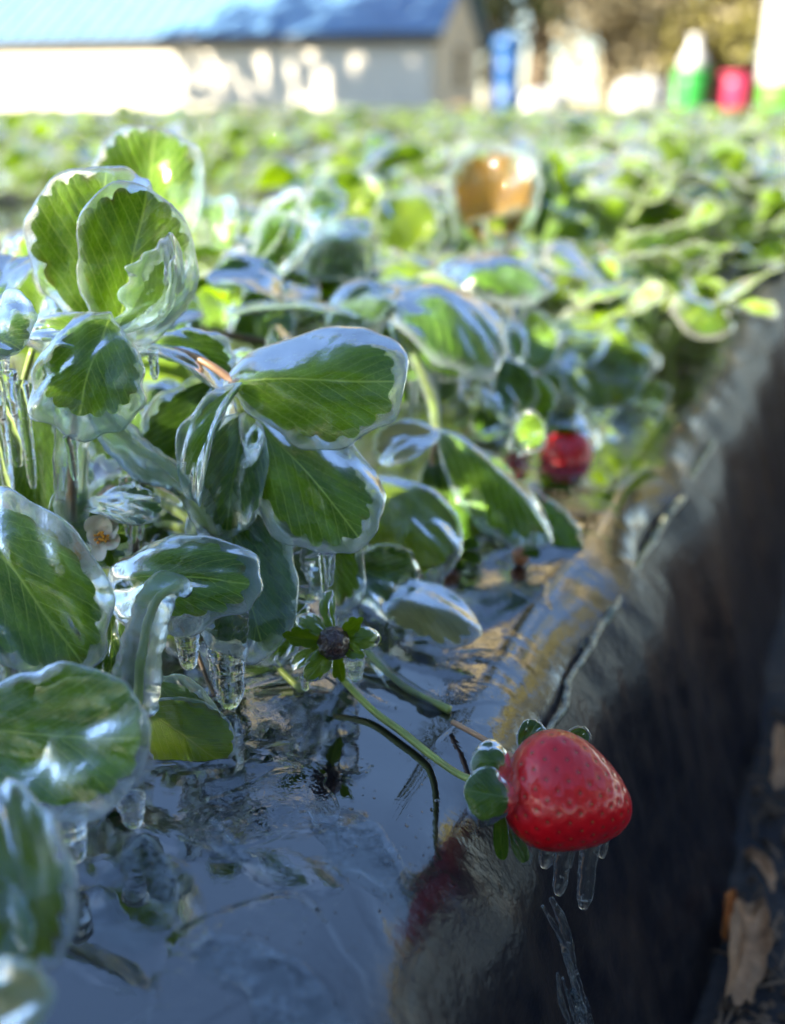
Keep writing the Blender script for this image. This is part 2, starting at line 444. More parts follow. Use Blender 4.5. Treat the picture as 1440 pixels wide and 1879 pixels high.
def bed_mat():
    m = M('bed_plastic_iced'); p = m.pos()
    uv = m.n('UVMap'); uv.uv_map = 'uv'; sep = m.n('SeparateXYZ'); m.l(uv.outputs[0], sep.inputs[0])
    side = sep.outputs[1]         # 0 on top, 1 on the side
    streak = m.n('Mapping'); streak.inputs['Scale'].default_value = (1, 1, .12); m.l(p, streak.inputs[0])
    sn = m.noise(streak.outputs[0], 90, 4, .6)
    nz = m.noise(p, 14, 4, .6)
    dirt = m.ramp(m.math('ADD', m.noise(p, 40, 5, .7), m.math('MULTIPLY', sn, .30)), .50, .95)
    c_top = m.mixc(m.ramp(nz, .35, .75), (.003, .004, .007), (.007, .008, .011))
    c_side = m.mixc(dirt, (.012, .012, .018), (.055, .042, .036))
    col = m.mixc(side, c_top, c_side)
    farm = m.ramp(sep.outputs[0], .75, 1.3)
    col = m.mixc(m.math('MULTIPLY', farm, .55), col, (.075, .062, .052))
    rough_t = m.math('ADD', .012, m.math('MULTIPLY', m.ramp(m.noise(p, 35, 3), .60, .8), .06))
    rough_t = m.math('ADD', rough_t, m.math('MULTIPLY', farm, .30))
    rough = m.math('ADD', m.math('MULTIPLY', rough_t, m.math('SUBTRACT', 1.0, side)), m.math('MULTIPLY', side, m.math('ADD', .26, m.math('MULTIPLY', sn, .2))))
    wide = m.noise(p, 9, 2, .4, .6)
    lake = m.ramp(m.noise(p, 17, 2, .5, .9), .50, .56)
    rip = m.math('MULTIPLY', m.noise(p, 160, 3, .6, .5), m.math('ADD', .012, m.math('MULTIPLY', lake, .05)))
    b1 = m.bump(m.math('ADD', m.math('MULTIPLY', wide, .14), m.math('ADD', rip, m.math('MULTIPLY', lake, .03))), .008, .45)
    b2 = m.bump(m.math('ADD', m.math('MULTIPLY', sn, .4), m.noise(p, 60, 4, .6)), .0022, .8)
    mixn = m.n('Mix', data_type='VECTOR'); m.l(side, mixn.inputs[0]); m.l(b1, mixn.inputs[4]); m.l(b2, mixn.inputs[5])
    b = m.n('BsdfPrincipled'); m.l(col, b.inputs['Base Color']); m.l(rough, b.inputs['Roughness']); m.l(mixn.outputs[1], b.inputs['Normal'])
    b.inputs['IOR'].default_value = 1.9
    m.put(m.math('SUBTRACT', 1.0, side, clamp=True), b.inputs['Coat Weight'])
    ior = m.math('SUBTRACT', 2.2, m.math('MULTIPLY', side, .75)); m.l(ior, b.inputs['IOR'])
    b.inputs['Coat Roughness'].default_value = .02; b.inputs['Coat IOR'].default_value = 1.7
    m.l(b1, b.inputs['Coat Normal'])
    return m.done(b.outputs[0])
BEDM = bed_mat()
def make_bed(name, vt, vf, w, u0, u1, near=False):
    us = []; u = u0
    while u < u1:
        us.append(u); u += .006 if (near and .0 < u < .6) else (.015 if (near and u < 1.5) else .06 + .05 * max(0, u - 1.5))
    s = vf - vt
    right = [vt - .2, vt - .1, vt - .06] + list(np.linspace(vt - .035, vt + .025, 14)) + list(np.linspace(vt + .03, vf - .002, 16 if near else 5))
    left = [2 * (vt - w / 2) - v for v in right[::-1]]
    mid = list(np.linspace(left[-1] + .01, right[0] - .01, 24 if near else 6))
    vsx = left + mid + right; V = []; UV = []; F = []
    for u in us:
        for v in vsx:
            z = bed_profile(v, vt, vf, w)
            side = min(1, max(0, (-z + .001) / .016))
            p = BD * u + BR * v
            wob = fbm(u * 3, v * 2, 1.0) * .007 * (1 if abs(v - vt) < .1 else .4)
            p = p + BR * (wob + side * (.010 * fbm(u * 9, z * 5, 4.0) + (.0028 * fbm(u * 45, z * 12, 8.0) if near else 0)))
            z += .0013 * fbm(u * 5, v * 5) * (1 - side) + (.00010 * fbm(u * 40, v * 40) if near else 0) * (1 - side)
            # the plastic is wrinkled along the shoulder
            z += .004 * math.exp(-((v - vt + .0) / .014) ** 2) * fbm(u * 14, 3.3)
            V.append((p[0], p[1], z)); UV.append((max(0, u) if near else 2, side))
    n = len(vsx)
    for i in range(len(us) - 1):
        for j in range(n - 1): F.append((i * n + j, i * n + j + 1, (i + 1) * n + j + 1, (i + 1) * n + j))
    o = mesh_obj(name, V, F, BEDM, uv=UV); return tag(o, kind='structure')
bed = make_bed('bed', v_top, v_foot, BEDM and BEDW, -.25, 24, True)
tag(bed, 'raised bed under black plastic glazed with ice')
PITCHB = 1.05
for k in range(1, 11): make_bed('bed', v_top - PITCHB * k, v_foot - PITCHB * k, BEDW, -.5, 24)
make_bed('bed', v_top + PITCHB, v_foot + PITCHB, BEDW, -.5, 24)
gm = M('soil'); gp = gm.pos(); gz = gm.noise(gp, 12, 5, .65)
gc = gm.mixc(gm.ramp(gz, .3, .75), (.028, .030, .040), (.10, .085, .075))
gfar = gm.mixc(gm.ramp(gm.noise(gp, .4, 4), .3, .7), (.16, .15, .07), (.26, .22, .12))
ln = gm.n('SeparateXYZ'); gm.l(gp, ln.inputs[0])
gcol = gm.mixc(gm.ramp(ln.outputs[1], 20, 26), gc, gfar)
SOIL = gm.done(principled(gm, Base_Color=gcol, Roughness=.75, Normal=gm.bump(gm.noise(gp, 60, 5, .7), .012, .8)))
g_ = [-400, -30, -6, -2] + list(np.linspace(-1, 3, 60)) + [6, 12, 30, 400]
V = []; F = []
for y in g_:
    for x in g_: V.append((x, y, -HB + (.012 * fbm(x * 5, y * 5, 9) if abs(x) < 4 and abs(y) < 4 else 0)))
n = len(g_)
for i in range(n - 1):
    for j in range(n - 1): F.append((i * n + j, i * n + j + 1, (i + 1) * n + j + 1, (i + 1) * n + j))
tag(mesh_obj('ground', V, F, SOIL), kind='structure')
# ------------------------------------------------------------------ foreground plants
GP = 'ice-coated strawberry plants in the near bed'
def plant(px, py, label): return thing('strawberry_plant', G(px, py), label, 'strawberry plant', GP)
def stalk(parent, pts, r0, r1, mat=None, ice=0, name='leaf_stalk', **kw):
    P = [W(*p) for p in pts]; rad = np.linspace(r0, r1, len(P)) * .001
    o = tube(name, P, rad, mat or STEM, parent, **kw)
    if ice: 
        V, F = tube_geo(P, rad + ice * .001, k=6, seg=14, wob=.12, seed=len(pts))
        mesh_obj('ice_coating', V, F, ICICLE, o)
    return o

DS = .93
A = plant(120, 1060, 'tall ice-glazed plant at the left whose upright leaves rise above all others')
# hidden behind the front pair
leaf(A, (255, 470, .60), (285, 238, .60), 88, (.1, .1, 1), LEAF, .04, .1, .1, margin=6, milk=.2, frost=.7)
leaf(A, (110, 600, .56), (30, 440, .56), 55, (-.4, .1, 1), LEAF, .05, .2, .1, margin=5, milk=.3)
leaf(A, (185, 600, .490), (195, 318, .475), 118, (-.15, .0, 1), LEAF, .06, .25, .15, margin=5, thick=2.4, milk=.15, frost=.35, amp=.26)
leaf(A, (215, 600, .470), (268, 352, .452), 98, (.15, .0, 1), LEAF, -.04, .12, .25, margin=5.5, thick=2.6, milk=.08, frost=.6, amp=.24)
leaf(A, (215, 605, .455), (325, 462, .440), 40, (.2, .5, .9), LEAF, -.30, .5, .3, margin=7, thick=3.2, milk=.85, frost=.7)
leaf(A, (200, 585, .450), (140, 760, .440), 92, (.05, .35, 1), LEAF, .05, .1, -.2, margin=5, thick=2.6, milk=.62, frost=.6, drips=1)
leaf(A, (215, 640, .455), (60, 610, .46), 32, (0, .6, 1), LEAF, .1, .3, .2, margin=4, milk=.5)
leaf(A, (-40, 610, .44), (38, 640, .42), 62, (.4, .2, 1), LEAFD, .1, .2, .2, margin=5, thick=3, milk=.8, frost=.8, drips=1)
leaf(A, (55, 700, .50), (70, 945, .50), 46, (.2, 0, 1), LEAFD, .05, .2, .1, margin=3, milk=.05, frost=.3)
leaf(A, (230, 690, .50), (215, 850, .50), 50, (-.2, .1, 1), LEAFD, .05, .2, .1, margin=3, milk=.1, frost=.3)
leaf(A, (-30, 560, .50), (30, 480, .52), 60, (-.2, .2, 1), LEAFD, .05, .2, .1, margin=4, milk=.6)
# thick ice pillar round a petiole
st = tube('leaf_stalk', [W(135, 735, .45), W(131, 860, .455), W(133, 1020, .47)], [.0011, .0012, .0014], STEMB, A)
P = [W(140, 735, .45), W(133, 775, .45), W(131, 830, .45), W(132, 920, .455), W(131, 980, .46), W(138, 1030, .47)]
V, F = tube_geo(P, [.0100, .0074, .0066, .0066, .0062, .0080], seg=24, wob=.09, seed=4)
mesh_obj('ice_coating', V, F, ICE, st, color=(.55, 0, .5, 1))
st = stalk(A, [(60, 640, .47), (30, 760, .475), (15, 920, .48)], 1.4, 1.6)
for i, (x, y0, y1, w) in enumerate([(12, 680, 840, 17), (38, 700, 880, 12), (-6, 720, 900, 14), (232, 880, 990, 14), (250, 900, 985, 9), (280, 640, 690, 10)]):
    icicle(W(x, y0, .455), (y1 - y0) / FPX * .455 / cp, w / FPX * .455, w * .7 / FPX * .455, A, seed=i)
# twisting milky run of ice over a bent stalk
st = stalk(A, [(175, 735, .455), (240, 820, .452), (330, 880, .45), (385, 985, .455), (400, 1080, .46)], 1.5, 1.5)
blo = blobby('ice_coating', [W(175, 745, .453), W(215, 800, .45), W(270, 850, .448), (W(330, 880, .446)), W(368, 930, .447), W(392, 1000, .45), W(400, 1060, .458)],
             [.0058, .0078, .0082, .0066, .0062, .0050, .0042], ICE, st, flat=.75, color=(.95, .2, .4, 1), seed=9)

B = plant(430, 1060, 'ice-glazed plant in the middle with a broad rounded leaf showing its pale veins')
leaf(B, (430, 700, .455), (725, 700, .435), 108, (0, .25, 1), LEAF, .04, -.12, -.25, margin=5, thick=2.6, milk=.12, frost=.8, amp=.22, wav=.05)
leaf(B, (455, 745, .465), (655, 980, .445), 92, (.15, .25, 1), LEAF, .03, -.1, -.15, margin=6.5, thick=2.2, milk=.10, frost=.8, amp=.26, drips=2)
leaf(B, (440, 705, .45), (365, 895, .44), 40, (-.75, .2, .8), LEAF, .1, .45, .1, margin=3.5, thick=1.8, milk=.55, frost=.7)
leaf(B, (450, 760, .465), (415, 975, .455), 66, (-.05, .1, 1), LEAFD, .06, .35, .2, margin=2.5, thick=2, milk=.6, frost=.3)
leaf(B, (250, 650, .49), (420, 700, .48), 50, (0, .8, .7), LEAF, .20, .3, .1, margin=6, thick=3, milk=.5, frost=.7)
leaf(B, (400, 700, .50), (300, 870, .495), 66, (-.1, .1, 1), LEAFD, .05, .3, .1, margin=3, thick=2, milk=.15, frost=.3)
leaf(B, (400, 900, .47), (480, 1180, .440), 88, (.3, .2, 1), LEAFD, .04, .1, .15, margin=5, thick=2.6, milk=.5, frost=.7, drips=0)
leaf(B, (195, 1075, .435), (455, 1070, .412), 78, (-.1, .5, 1), LEAF, .14, .1, -.25, margin=4.5, thick=3.6, milk=.2, frost=.5, amp=.22)
leaf(B, (205, 1070, .44), (205, 1262, .43), 40, (-.1, .1, 1), LEAFD, .03, .2, .1, margin=2, thick=1.6, milk=.05, frost=.2)
leaf(B, (560, 880, .50), (625, 1110, .49), 50, (.3, .2, 1), LEAF, .05, .3, .1, margin=4, milk=.45, frost=.7, drips=2)
leaf(B, (560, 1110, .46), (500, 1200, .455), 36, (.1, .6, 1), LEAF, .05, .3, .1, margin=3, milk=.3)
leaf(B, (480, 940, .51), (590, 1060, .50), 52, (.1, .2, 1), LEAFD, .05, .3, .1, margin=3, milk=.1)
leaf(B, (350, 930, .53), (300, 1060, .52), 60, (-.1, .2, 1), LEAFD, .05, .3, .1, margin=3, milk=.1)
stalk(B, [(275, 640, .478), (330, 645, .472), (385, 670, .465), (430, 702, .455)], 1.2, 1.8, STEMR)
stalk(B, [(435, 705, .46), (455, 850, .475), (430, 1060, .50)], 1.5, 1.8, ice=1.5)
stalk(B, [(160, 930, .50), (240, 880, .50), (330, 905, .49), (420, 990, .50)], 1.4, 1.4, STEMB, ice=1)
stalk(B, [(230, 905, .51), (300, 925, .50), (380, 985, .49), (420, 1080, .50)], 1.2, 1.4, STEM, ice=.8)
stalk(B, [(240, 1000, .50), (300, 965, .50), (360, 980, .49)], 1.5, 1.2, STEM, ice=1.2)
stalk(B, [(245, 1010, .49), (245, 900, .49)], 1.8, 1.8, STEMB, ice=2)
# the arching milky ice tongue in front
st = stalk(B, [(325, 1075, .40), (285, 1110, .392), (262, 1200, .388), (255, 1290, .39)], 1.2, 1.2)
blobby('ice_coating', [W(338, 1078, .402), W(305, 1075, .396), W(278, 1120, .39), W(262, 1180, .387), W(252, 1250, .386), W(250, 1300, .39)],
       [.0045, .0066, .0072, .0078, .0088, .0070], ICE, st, flat=.7, color=(.9, .25, .7, 1), seed=3)
DS = .94
for i, (x, y0, y1, w, w1, d) in enumerate([(342, 1150, 1226, 24, 15, .415), (412, 1130, 1298, 44, 24, .425), (645, 1195, 1250, 22, 12, .45), (560, 1010, 1100, 34, 26, .47), (582, 1030, 1090, 22, 14, .47)]):
    icicle(W(x, y0, d), (y1 - y0) / FPX * d / cp, w / FPX * d, w1 / FPX * d, B, seed=20 + i)
DS = 1.0
stalk(B, [(360, 1195, .43), (395, 1275, .425), (450, 1325, .42), (520, 1355, .415), (560, 1352, .412), (578, 1338, .410)], .9, 1.3, STEMB, name='runner_stub')
stalk(B, [(470, 1175, .44), (510, 1225, .435), (556, 1268, .43)], 1.2, 1.5, name='runner_stub')
icicle(W(549, 1255, .43), .009, .0024, .0026, B, seed=31)
stalk(B, [(540, 1090, .46), (575, 1130, .45), (610, 1172, .445)], 1.2, 1.2, STEMR, name='flower_stalk')

# front plant, lower left
DS = .89
D = plant(-40, 1500, 'nearest plant at the lower left edge with cupped leaves sealed in milky ice')
leaf(D, (-70, 930, .42), (150, 1215, .395), 105, (.25, .35, 1), LEAF, .08, .35, .1, margin=7, thick=3.2, milk=.25, frost=.6, amp=.2)
leaf(D, (-90, 1340, .37), (258, 1355, .352), 128, (0, .25, 1), LEAF, -.05, -.15, .30, margin=4.5, thick=2.8, milk=.62, frost=.5, amp=.16, top=1.0, drips=1)
leaf(D, (10, 1440, .315), (60, 1770, .285), 72, (.3, .2, 1), LEAFY, .06, .2, .15, margin=3, thick=2.4, milk=.65, frost=.4)
leaf(D, (-60, 1600, .30), (40, 1750, .285), 50, (.2, .3, 1), LEAF, .06, .2, .1, margin=2, thick=2, milk=.5)
leaf(D, (-60, 1900, .26), (85, 1830, .25), 80, (.1, .7, .8), LEAFP, .06, .2, .1, margin=3, thick=2.4, milk=.9, frost=.9)
DS = 1.0
leaf(D, (265, 1300, .392), (412, 1405, .385), 72, (-.1, .5, 1), LEAFY, .08, .1, -.2, margin=1.0, thick=.8, milk=0, frost=.1, amp=.14)
leaf(D, (290, 1255, .40), (380, 1350, .40), 40, (-.1, .5, 1), LEAF, .08, .2, .1, margin=3, thick=2, milk=.5)
DS = .92
leaf(D, (-20, 1130, .41), (40, 1260, .40), 60, (.1, .3, 1), LEAFD, .05, .2, .1, margin=3, milk=.4)
leaf(D, (60, 1180, .42), (130, 1300, .41), 70, (.1, .3, 1), LEAFD, .05, .2, .1, margin=3, milk=.4)
for i, (x, y0, y1, w, w1, d) in enumerate([(240, 1460, 1518, 24, 16, .36), (130, 1500, 1582, 26, 18, .345), (118, 1490, 1540, 30, 22, .35)]):
    icicle(W(x, y0, d), (y1 - y0) / FPX * d / cp, w / FPX * d, w1 / FPX * d, D, seed=40 + i)
DS = 1.0
stalk(D, [(-60, 1330, .36), (-90, 1500, .36)], 1.5, 1.8)

# plant right of the middle
E = plant(800, 1010, 'ice-glazed plant right of the middle, its long folded leaf pointing to the bed edge')
leaf(E, (800, 785, .57), (1000, 975, .545), 86, (.35, .45, .9), LEAF, .10, -.75, .0, margin=5, thick=2.4, milk=.25, frost=.7, wav=.03)
leaf(E, (680, 880, .53), (810, 1035, .505), 84, (-.15, .6, .9), LEAFY, .12, -.2, -.2, margin=3.5, thick=2.6, milk=.4, frost=.3, amp=.1)
leaf(E, (905, 900, .60), (1040, 1050, .575), 64, (.2, .2, 1), LEAF, .08, .2, .1, margin=5, thick=2.4, milk=.15, frost=.7)
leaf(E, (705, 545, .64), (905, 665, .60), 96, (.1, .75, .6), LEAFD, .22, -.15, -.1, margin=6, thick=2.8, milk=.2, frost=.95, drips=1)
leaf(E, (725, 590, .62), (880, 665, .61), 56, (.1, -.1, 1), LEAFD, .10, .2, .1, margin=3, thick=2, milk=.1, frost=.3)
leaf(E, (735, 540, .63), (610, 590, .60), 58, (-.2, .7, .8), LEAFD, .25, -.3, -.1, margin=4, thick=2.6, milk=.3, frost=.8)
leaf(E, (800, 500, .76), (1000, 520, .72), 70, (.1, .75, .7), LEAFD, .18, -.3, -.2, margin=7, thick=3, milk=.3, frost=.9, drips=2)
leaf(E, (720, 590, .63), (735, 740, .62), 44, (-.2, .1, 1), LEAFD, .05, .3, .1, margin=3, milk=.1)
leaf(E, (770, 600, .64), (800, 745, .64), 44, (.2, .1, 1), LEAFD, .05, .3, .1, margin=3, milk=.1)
leaf(E, (650, 580, .59), (430, 575, .585), 34, (0, .95, .4), LEAF, .06, .1, .1, margin=5, thick=2.4, milk=.9, frost=.9)
leaf(E, (800, 790, .56), (700, 840, .55), 46, (-.1, .6, .8), LEAFP, .1, .2, .1, margin=2, thick=1.6, milk=.1, frost=.2)
leaf(E, (880, 660, .66), (960, 745, .65), 44, (.2, .2, 1), LEAFD, .1, .2, .1, margin=5, milk=.2, frost=.9)
leaf(E, (940, 560, .74), (975, 680, .72), 52, (.3, .2, 1), LEAF, .1, .3, .1, margin=5, milk=.2, frost=.9)
leaf(E, (940, 800, .62), (1000, 790, .61), 34, (.2, .2, 1), LEAF, .1, .2, .1, margin=3, milk=.2, frost=.6)
leaf(E, (800, 830, .58), (850, 1010, .57), 60, (-.2, .1, 1), LEAFD, .05, .3, .1, margin=2, milk=.0)
leaf(E, (880, 960, .59), (930, 1060, .58), 50, (.2, .2, 1), LEAFD, .1, .2, .1, margin=2, milk=.0)
leaf(E, (660, 1090, .505), (862, 1165, .46), 58, (-.1, .75, .7), LEAFP, .16, -.2, -.1, margin=2.5, thick=1.8, milk=.0, frost=.2, label='pale yellowed leaf lying on the black plastic')
leaf(E, (640, 990, .52), (660, 1090, .51), 40, (.1, .3, 1), LEAF, .05, .3, .1, margin=3, milk=.3, frost=.6)
stalk(E, [(705, 545, .63), (780, 700, .60), (800, 790, .58), (800, 1000, .58)], 1.4, 1.8, ice=1.5)
stalk(E, [(800, 785, .575), (790, 900, .58), (800, 1010, .58)], 1.3, 1.8, STEMR)
for i, (x, y0, y1, w, w1, d) in enumerate([(785, 1020, 1102, 24, 15, .51), (808, 1015, 1080, 10, 7, .51), (870, 620, 740, 30, 16, .62), (800, 640, 740, 10, 6, .6), (850, 650, 730, 8, 5, .6), (665, 990, 1070, 9, 7, .5), (965, 975, 1040, 14, 8, .55), (760, 700, 790, 10, 7, .6)]):
    icicle(W(x, y0, d), (y1 - y0) / FPX * d / cp, w / FPX * d, w1 / FPX * d, E, seed=60 + i)

# plants further back, centre
F_ = plant(470, 640, 'blue-grey iced plant behind the middle with a leaf curled into a ring')
leaf(F_, (400, 490, .72), (385, 375, .72), 50, (-.1, .2, 1), LEAF, .06, .3, .2, margin=6, milk=.5, frost=.9)
leaf(F_, (420, 510, .70), (550, 375, .68), 52, (-.5, .5, .7), LEAFD, -.15, .4, .3, margin=6, thick=3, milk=.6, frost=.9)
leaf(F_, (440, 520, .68), (575, 430, .66), 66, (.1, .5, .9), LEAFD, -.2, .4, .4, margin=6, thick=3, milk=.4, frost=.9)
leaf(F_, (470, 500, .67), (350, 560, .66), 60, (-.1, .6, .9), LEAFD, -.15, .1, .2, margin=6, thick=3, milk=.75, frost=.9, drips=3)
leaf(F_, (570, 440, .74), (675, 430, .72), 48, (0, .8, .6), LEAFD, .15, -.2, .1, margin=6, thick=3, milk=.6, frost=.9, drips=6)
leaf(F_, (570, 400, .76), (620, 370, .76), 34, (0, .4, .9), LEAFD, .1, .2, .1, margin=6, thick=3, milk=.6, frost=.9)
leaf(F_, (300, 560, .60), (340, 640, .58), 48, (.1, .2, 1), LEAFD, .1, .2, .1, margin=4, milk=.2)
leaf(F_, (500, 540, .66), (470, 640, .65), 60, (0, .3, 1), LEAFD, .1, .2, .1, margin=4, milk=.5, drips=2)
for i in range(10):
    x = 560 + i * 13; icicle(W(x, 445 + 3 * (i % 3), .72), .02 + .012 * rng.random(), .0036, .0022, F_, seed=80 + i)
stalk(F_, [(420, 510, .70), (440, 620, .68)], 1.5, 1.8, ice=2)
stalk(F_, [(340, 600, .60), (420, 615, .60), (560, 640, .62)], 2.2, 1.8, STEMB)

H_ = plant(1080, 760, 'sunlit iced plant at the bed edge above the second berry, its leaves rimmed in white')
leaf(H_, (1010, 600, .88), (1195, 655, .85), 72, (.2, .55, .8), LEAFY, .16, -.25, -.1, margin=8, thick=3, milk=.15, frost=1, drips=3)
leaf(H_, (1050, 640, .86), (1140, 740, .84), 70, (.1, .4, 1), LEAFY, .1, .1, .1, margin=7, thick=3, milk=.3, frost=1)
leaf(H_, (1010, 590, .88), (960, 650, .86), 50, (-.1, .6, .8), LEAFP, .1, .1, .1, margin=6, thick=3, milk=.9, frost=1, drips=3)
leaf(H_, (1000, 500, .95), (1100, 590, .93), 52, (.3, .3, .9), LEAFY, .1, .3, .1, margin=6, milk=.1, frost=.8)
leaf(H_, (1060, 500, .95), (1180, 570, .93), 42, (.1, .9, .5), LEAF, .1, .2, .1, margin=6, milk=.7, frost=.8)
leaf(H_, (990, 640, .86), (1040, 720, .85), 40, (.1, .2, 1), LEAF, .1, .2, .1, margin=4, milk=.1, frost=.8, drips=2)
leaf(H_, (1140, 720, .86), (1215, 745, .84), 34, (.1, .5, 1), LEAFY, .1, .2, .1, margin=4, milk=.1, frost=.5)
leaf(H_, (1080, 750, .80), (1085, 900, .72), 50, (.5, .5, .8), LEAFY, .1, .1, .1, margin=5, thick=2, milk=.1, frost=.9)
stalk(H_, [(1010, 595, .88), (1040, 700, .87), (1060, 770, .86)], 1.8, 2, ice=1.5)
for i, (x, y0, y1) in enumerate([(1122, 600, 680), (1040, 690, 750), (1000, 650, 700)]):
    icicle(W(x, y0, .84), (y1 - y0) / FPX * .84, .0042, .0035, H_, seed=100 + i)

K_ = plant(900, 560, 'sunlit iced plant holding the large browned leaf frozen upright')
leaf(K_, (905, 455, 1.02), (905, 285, 1.00), 72, (-.1, .1, 1), LEAFB, .05, .2, .2, margin=10, thick=5, milk=.2, frost=1, drips=4)
leaf(K_, (985, 450, 1.05), (975, 285, 1.05), 32, (.6, 0, .8), LEAFD, .05, .3, .1, margin=5, milk=.1, frost=.7)
leaf(K_, (665, 420, 1.05), (655, 330, 1.05), 52, (-.3, .3, 1), LEAFY, .05, .1, .1, margin=4, milk=0, frost=.4)
leaf(K_, (745, 480, .95), (740, 360, .95), 58, (.1, .3, 1), LEAFY, .05, .1, .1, margin=8, thick=4, milk=.3, frost=1)
leaf(K_, (650, 310, 1.25), (730, 265, 1.25), 40, (-.3, .6, .8), LEAF, .15, .1, .1, margin=5, milk=.1, frost=.7)
leaf(K_, (1000, 400, 1.08), (1090, 430, 1.06), 42, (.1, .8, .5), LEAFD, .1, .2, .1, margin=7, milk=.4, frost=.9)
leaf(K_, (1070, 440, 1.05), (1085, 500, 1.02), 34, (-.2, .2, .9), LEAFB, .1, .2, .1, margin=6, milk=.1, frost=.4)
stalk(K_, [(905, 455, 1.02), (900, 560, 1.0)], 2, 2.2, ice=2)

# inner leaves of the near plants, added to darken gaps and reflections
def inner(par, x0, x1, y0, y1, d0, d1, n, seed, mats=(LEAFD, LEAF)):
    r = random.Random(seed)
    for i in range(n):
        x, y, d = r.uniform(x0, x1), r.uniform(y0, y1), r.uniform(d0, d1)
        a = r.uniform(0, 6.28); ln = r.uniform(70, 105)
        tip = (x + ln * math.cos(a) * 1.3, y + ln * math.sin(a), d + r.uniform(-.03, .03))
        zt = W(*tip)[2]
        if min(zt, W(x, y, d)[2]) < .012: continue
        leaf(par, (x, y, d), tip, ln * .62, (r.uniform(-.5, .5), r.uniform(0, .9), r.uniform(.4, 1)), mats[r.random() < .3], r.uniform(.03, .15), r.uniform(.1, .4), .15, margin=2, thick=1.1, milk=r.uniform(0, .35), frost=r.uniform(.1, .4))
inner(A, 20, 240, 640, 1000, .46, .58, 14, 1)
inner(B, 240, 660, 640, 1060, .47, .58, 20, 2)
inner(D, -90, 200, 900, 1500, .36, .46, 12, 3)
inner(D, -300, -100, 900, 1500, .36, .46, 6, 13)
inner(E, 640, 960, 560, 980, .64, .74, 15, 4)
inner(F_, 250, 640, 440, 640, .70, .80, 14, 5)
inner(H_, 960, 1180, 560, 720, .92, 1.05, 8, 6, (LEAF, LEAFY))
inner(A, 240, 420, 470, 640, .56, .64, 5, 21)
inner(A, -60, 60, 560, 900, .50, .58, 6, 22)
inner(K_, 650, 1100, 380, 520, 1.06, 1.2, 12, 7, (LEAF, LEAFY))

# ------------------------------------------------------------------ strawberries
def red_mat():
    m = M('berry_red'); oc = m.obj()
    nz = m.noise(oc, 60, 3)
    at = m.n('Attribute', attribute_name='rad')
    c = m.mixc(m.ramp(nz, .3, .75), (.58, .0005, .008), (.74, .002, .012))
    c = m.mixc(m.math('MULTIPLY', m.ramp(at.outputs['Fac'], .15, .9), .60), c, (.20, .002, .006))
    n = m.bump(m.noise(oc, 240, 3), .0009, .4)
    sm = m.noise(oc, 75, 2)
    cn = m.bump(sm, .0022, .6)
    b = m.n('BsdfPrincipled'); m.l(c, b.inputs['Base Color']); m.l(n, b.inputs['Normal']); m.l(cn, b.inputs['Coat Normal'])
    for k, v in dict(Roughness=.38).items(): b.inputs[k].default_value = v
    b.inputs['Subsurface Weight'].default_value = .12; b.inputs['Subsurface Radius'].default_value = (1, .1, .08); b.inputs['Subsurface Scale'].default_value = .003
    b.inputs['Coat Weight'].default_value = 1; b.inputs['Coat Roughness'].default_value = .03; b.inputs['Coat IOR'].default_value = 1.36
    return m.done(b.outputs[0])
RED = red_mat()
SEED = simple('seed_tan', (.34, .13, .03), .4, .3, 300)
SEPAL = leaf_mat('sepal_green', (.03, .09, .008), (.10, .20, .015), (.18, .28, .06), (.12, .22, .06), .3, .25)
def berry_radius(t, th):
    """outline: broad shoulders by the calyx, blunt narrower end"""
    t = min(1, max(0, t)); r = math.sin(math.pi * t ** .86) ** .46 * (1.06 - .30 * t)
    return r
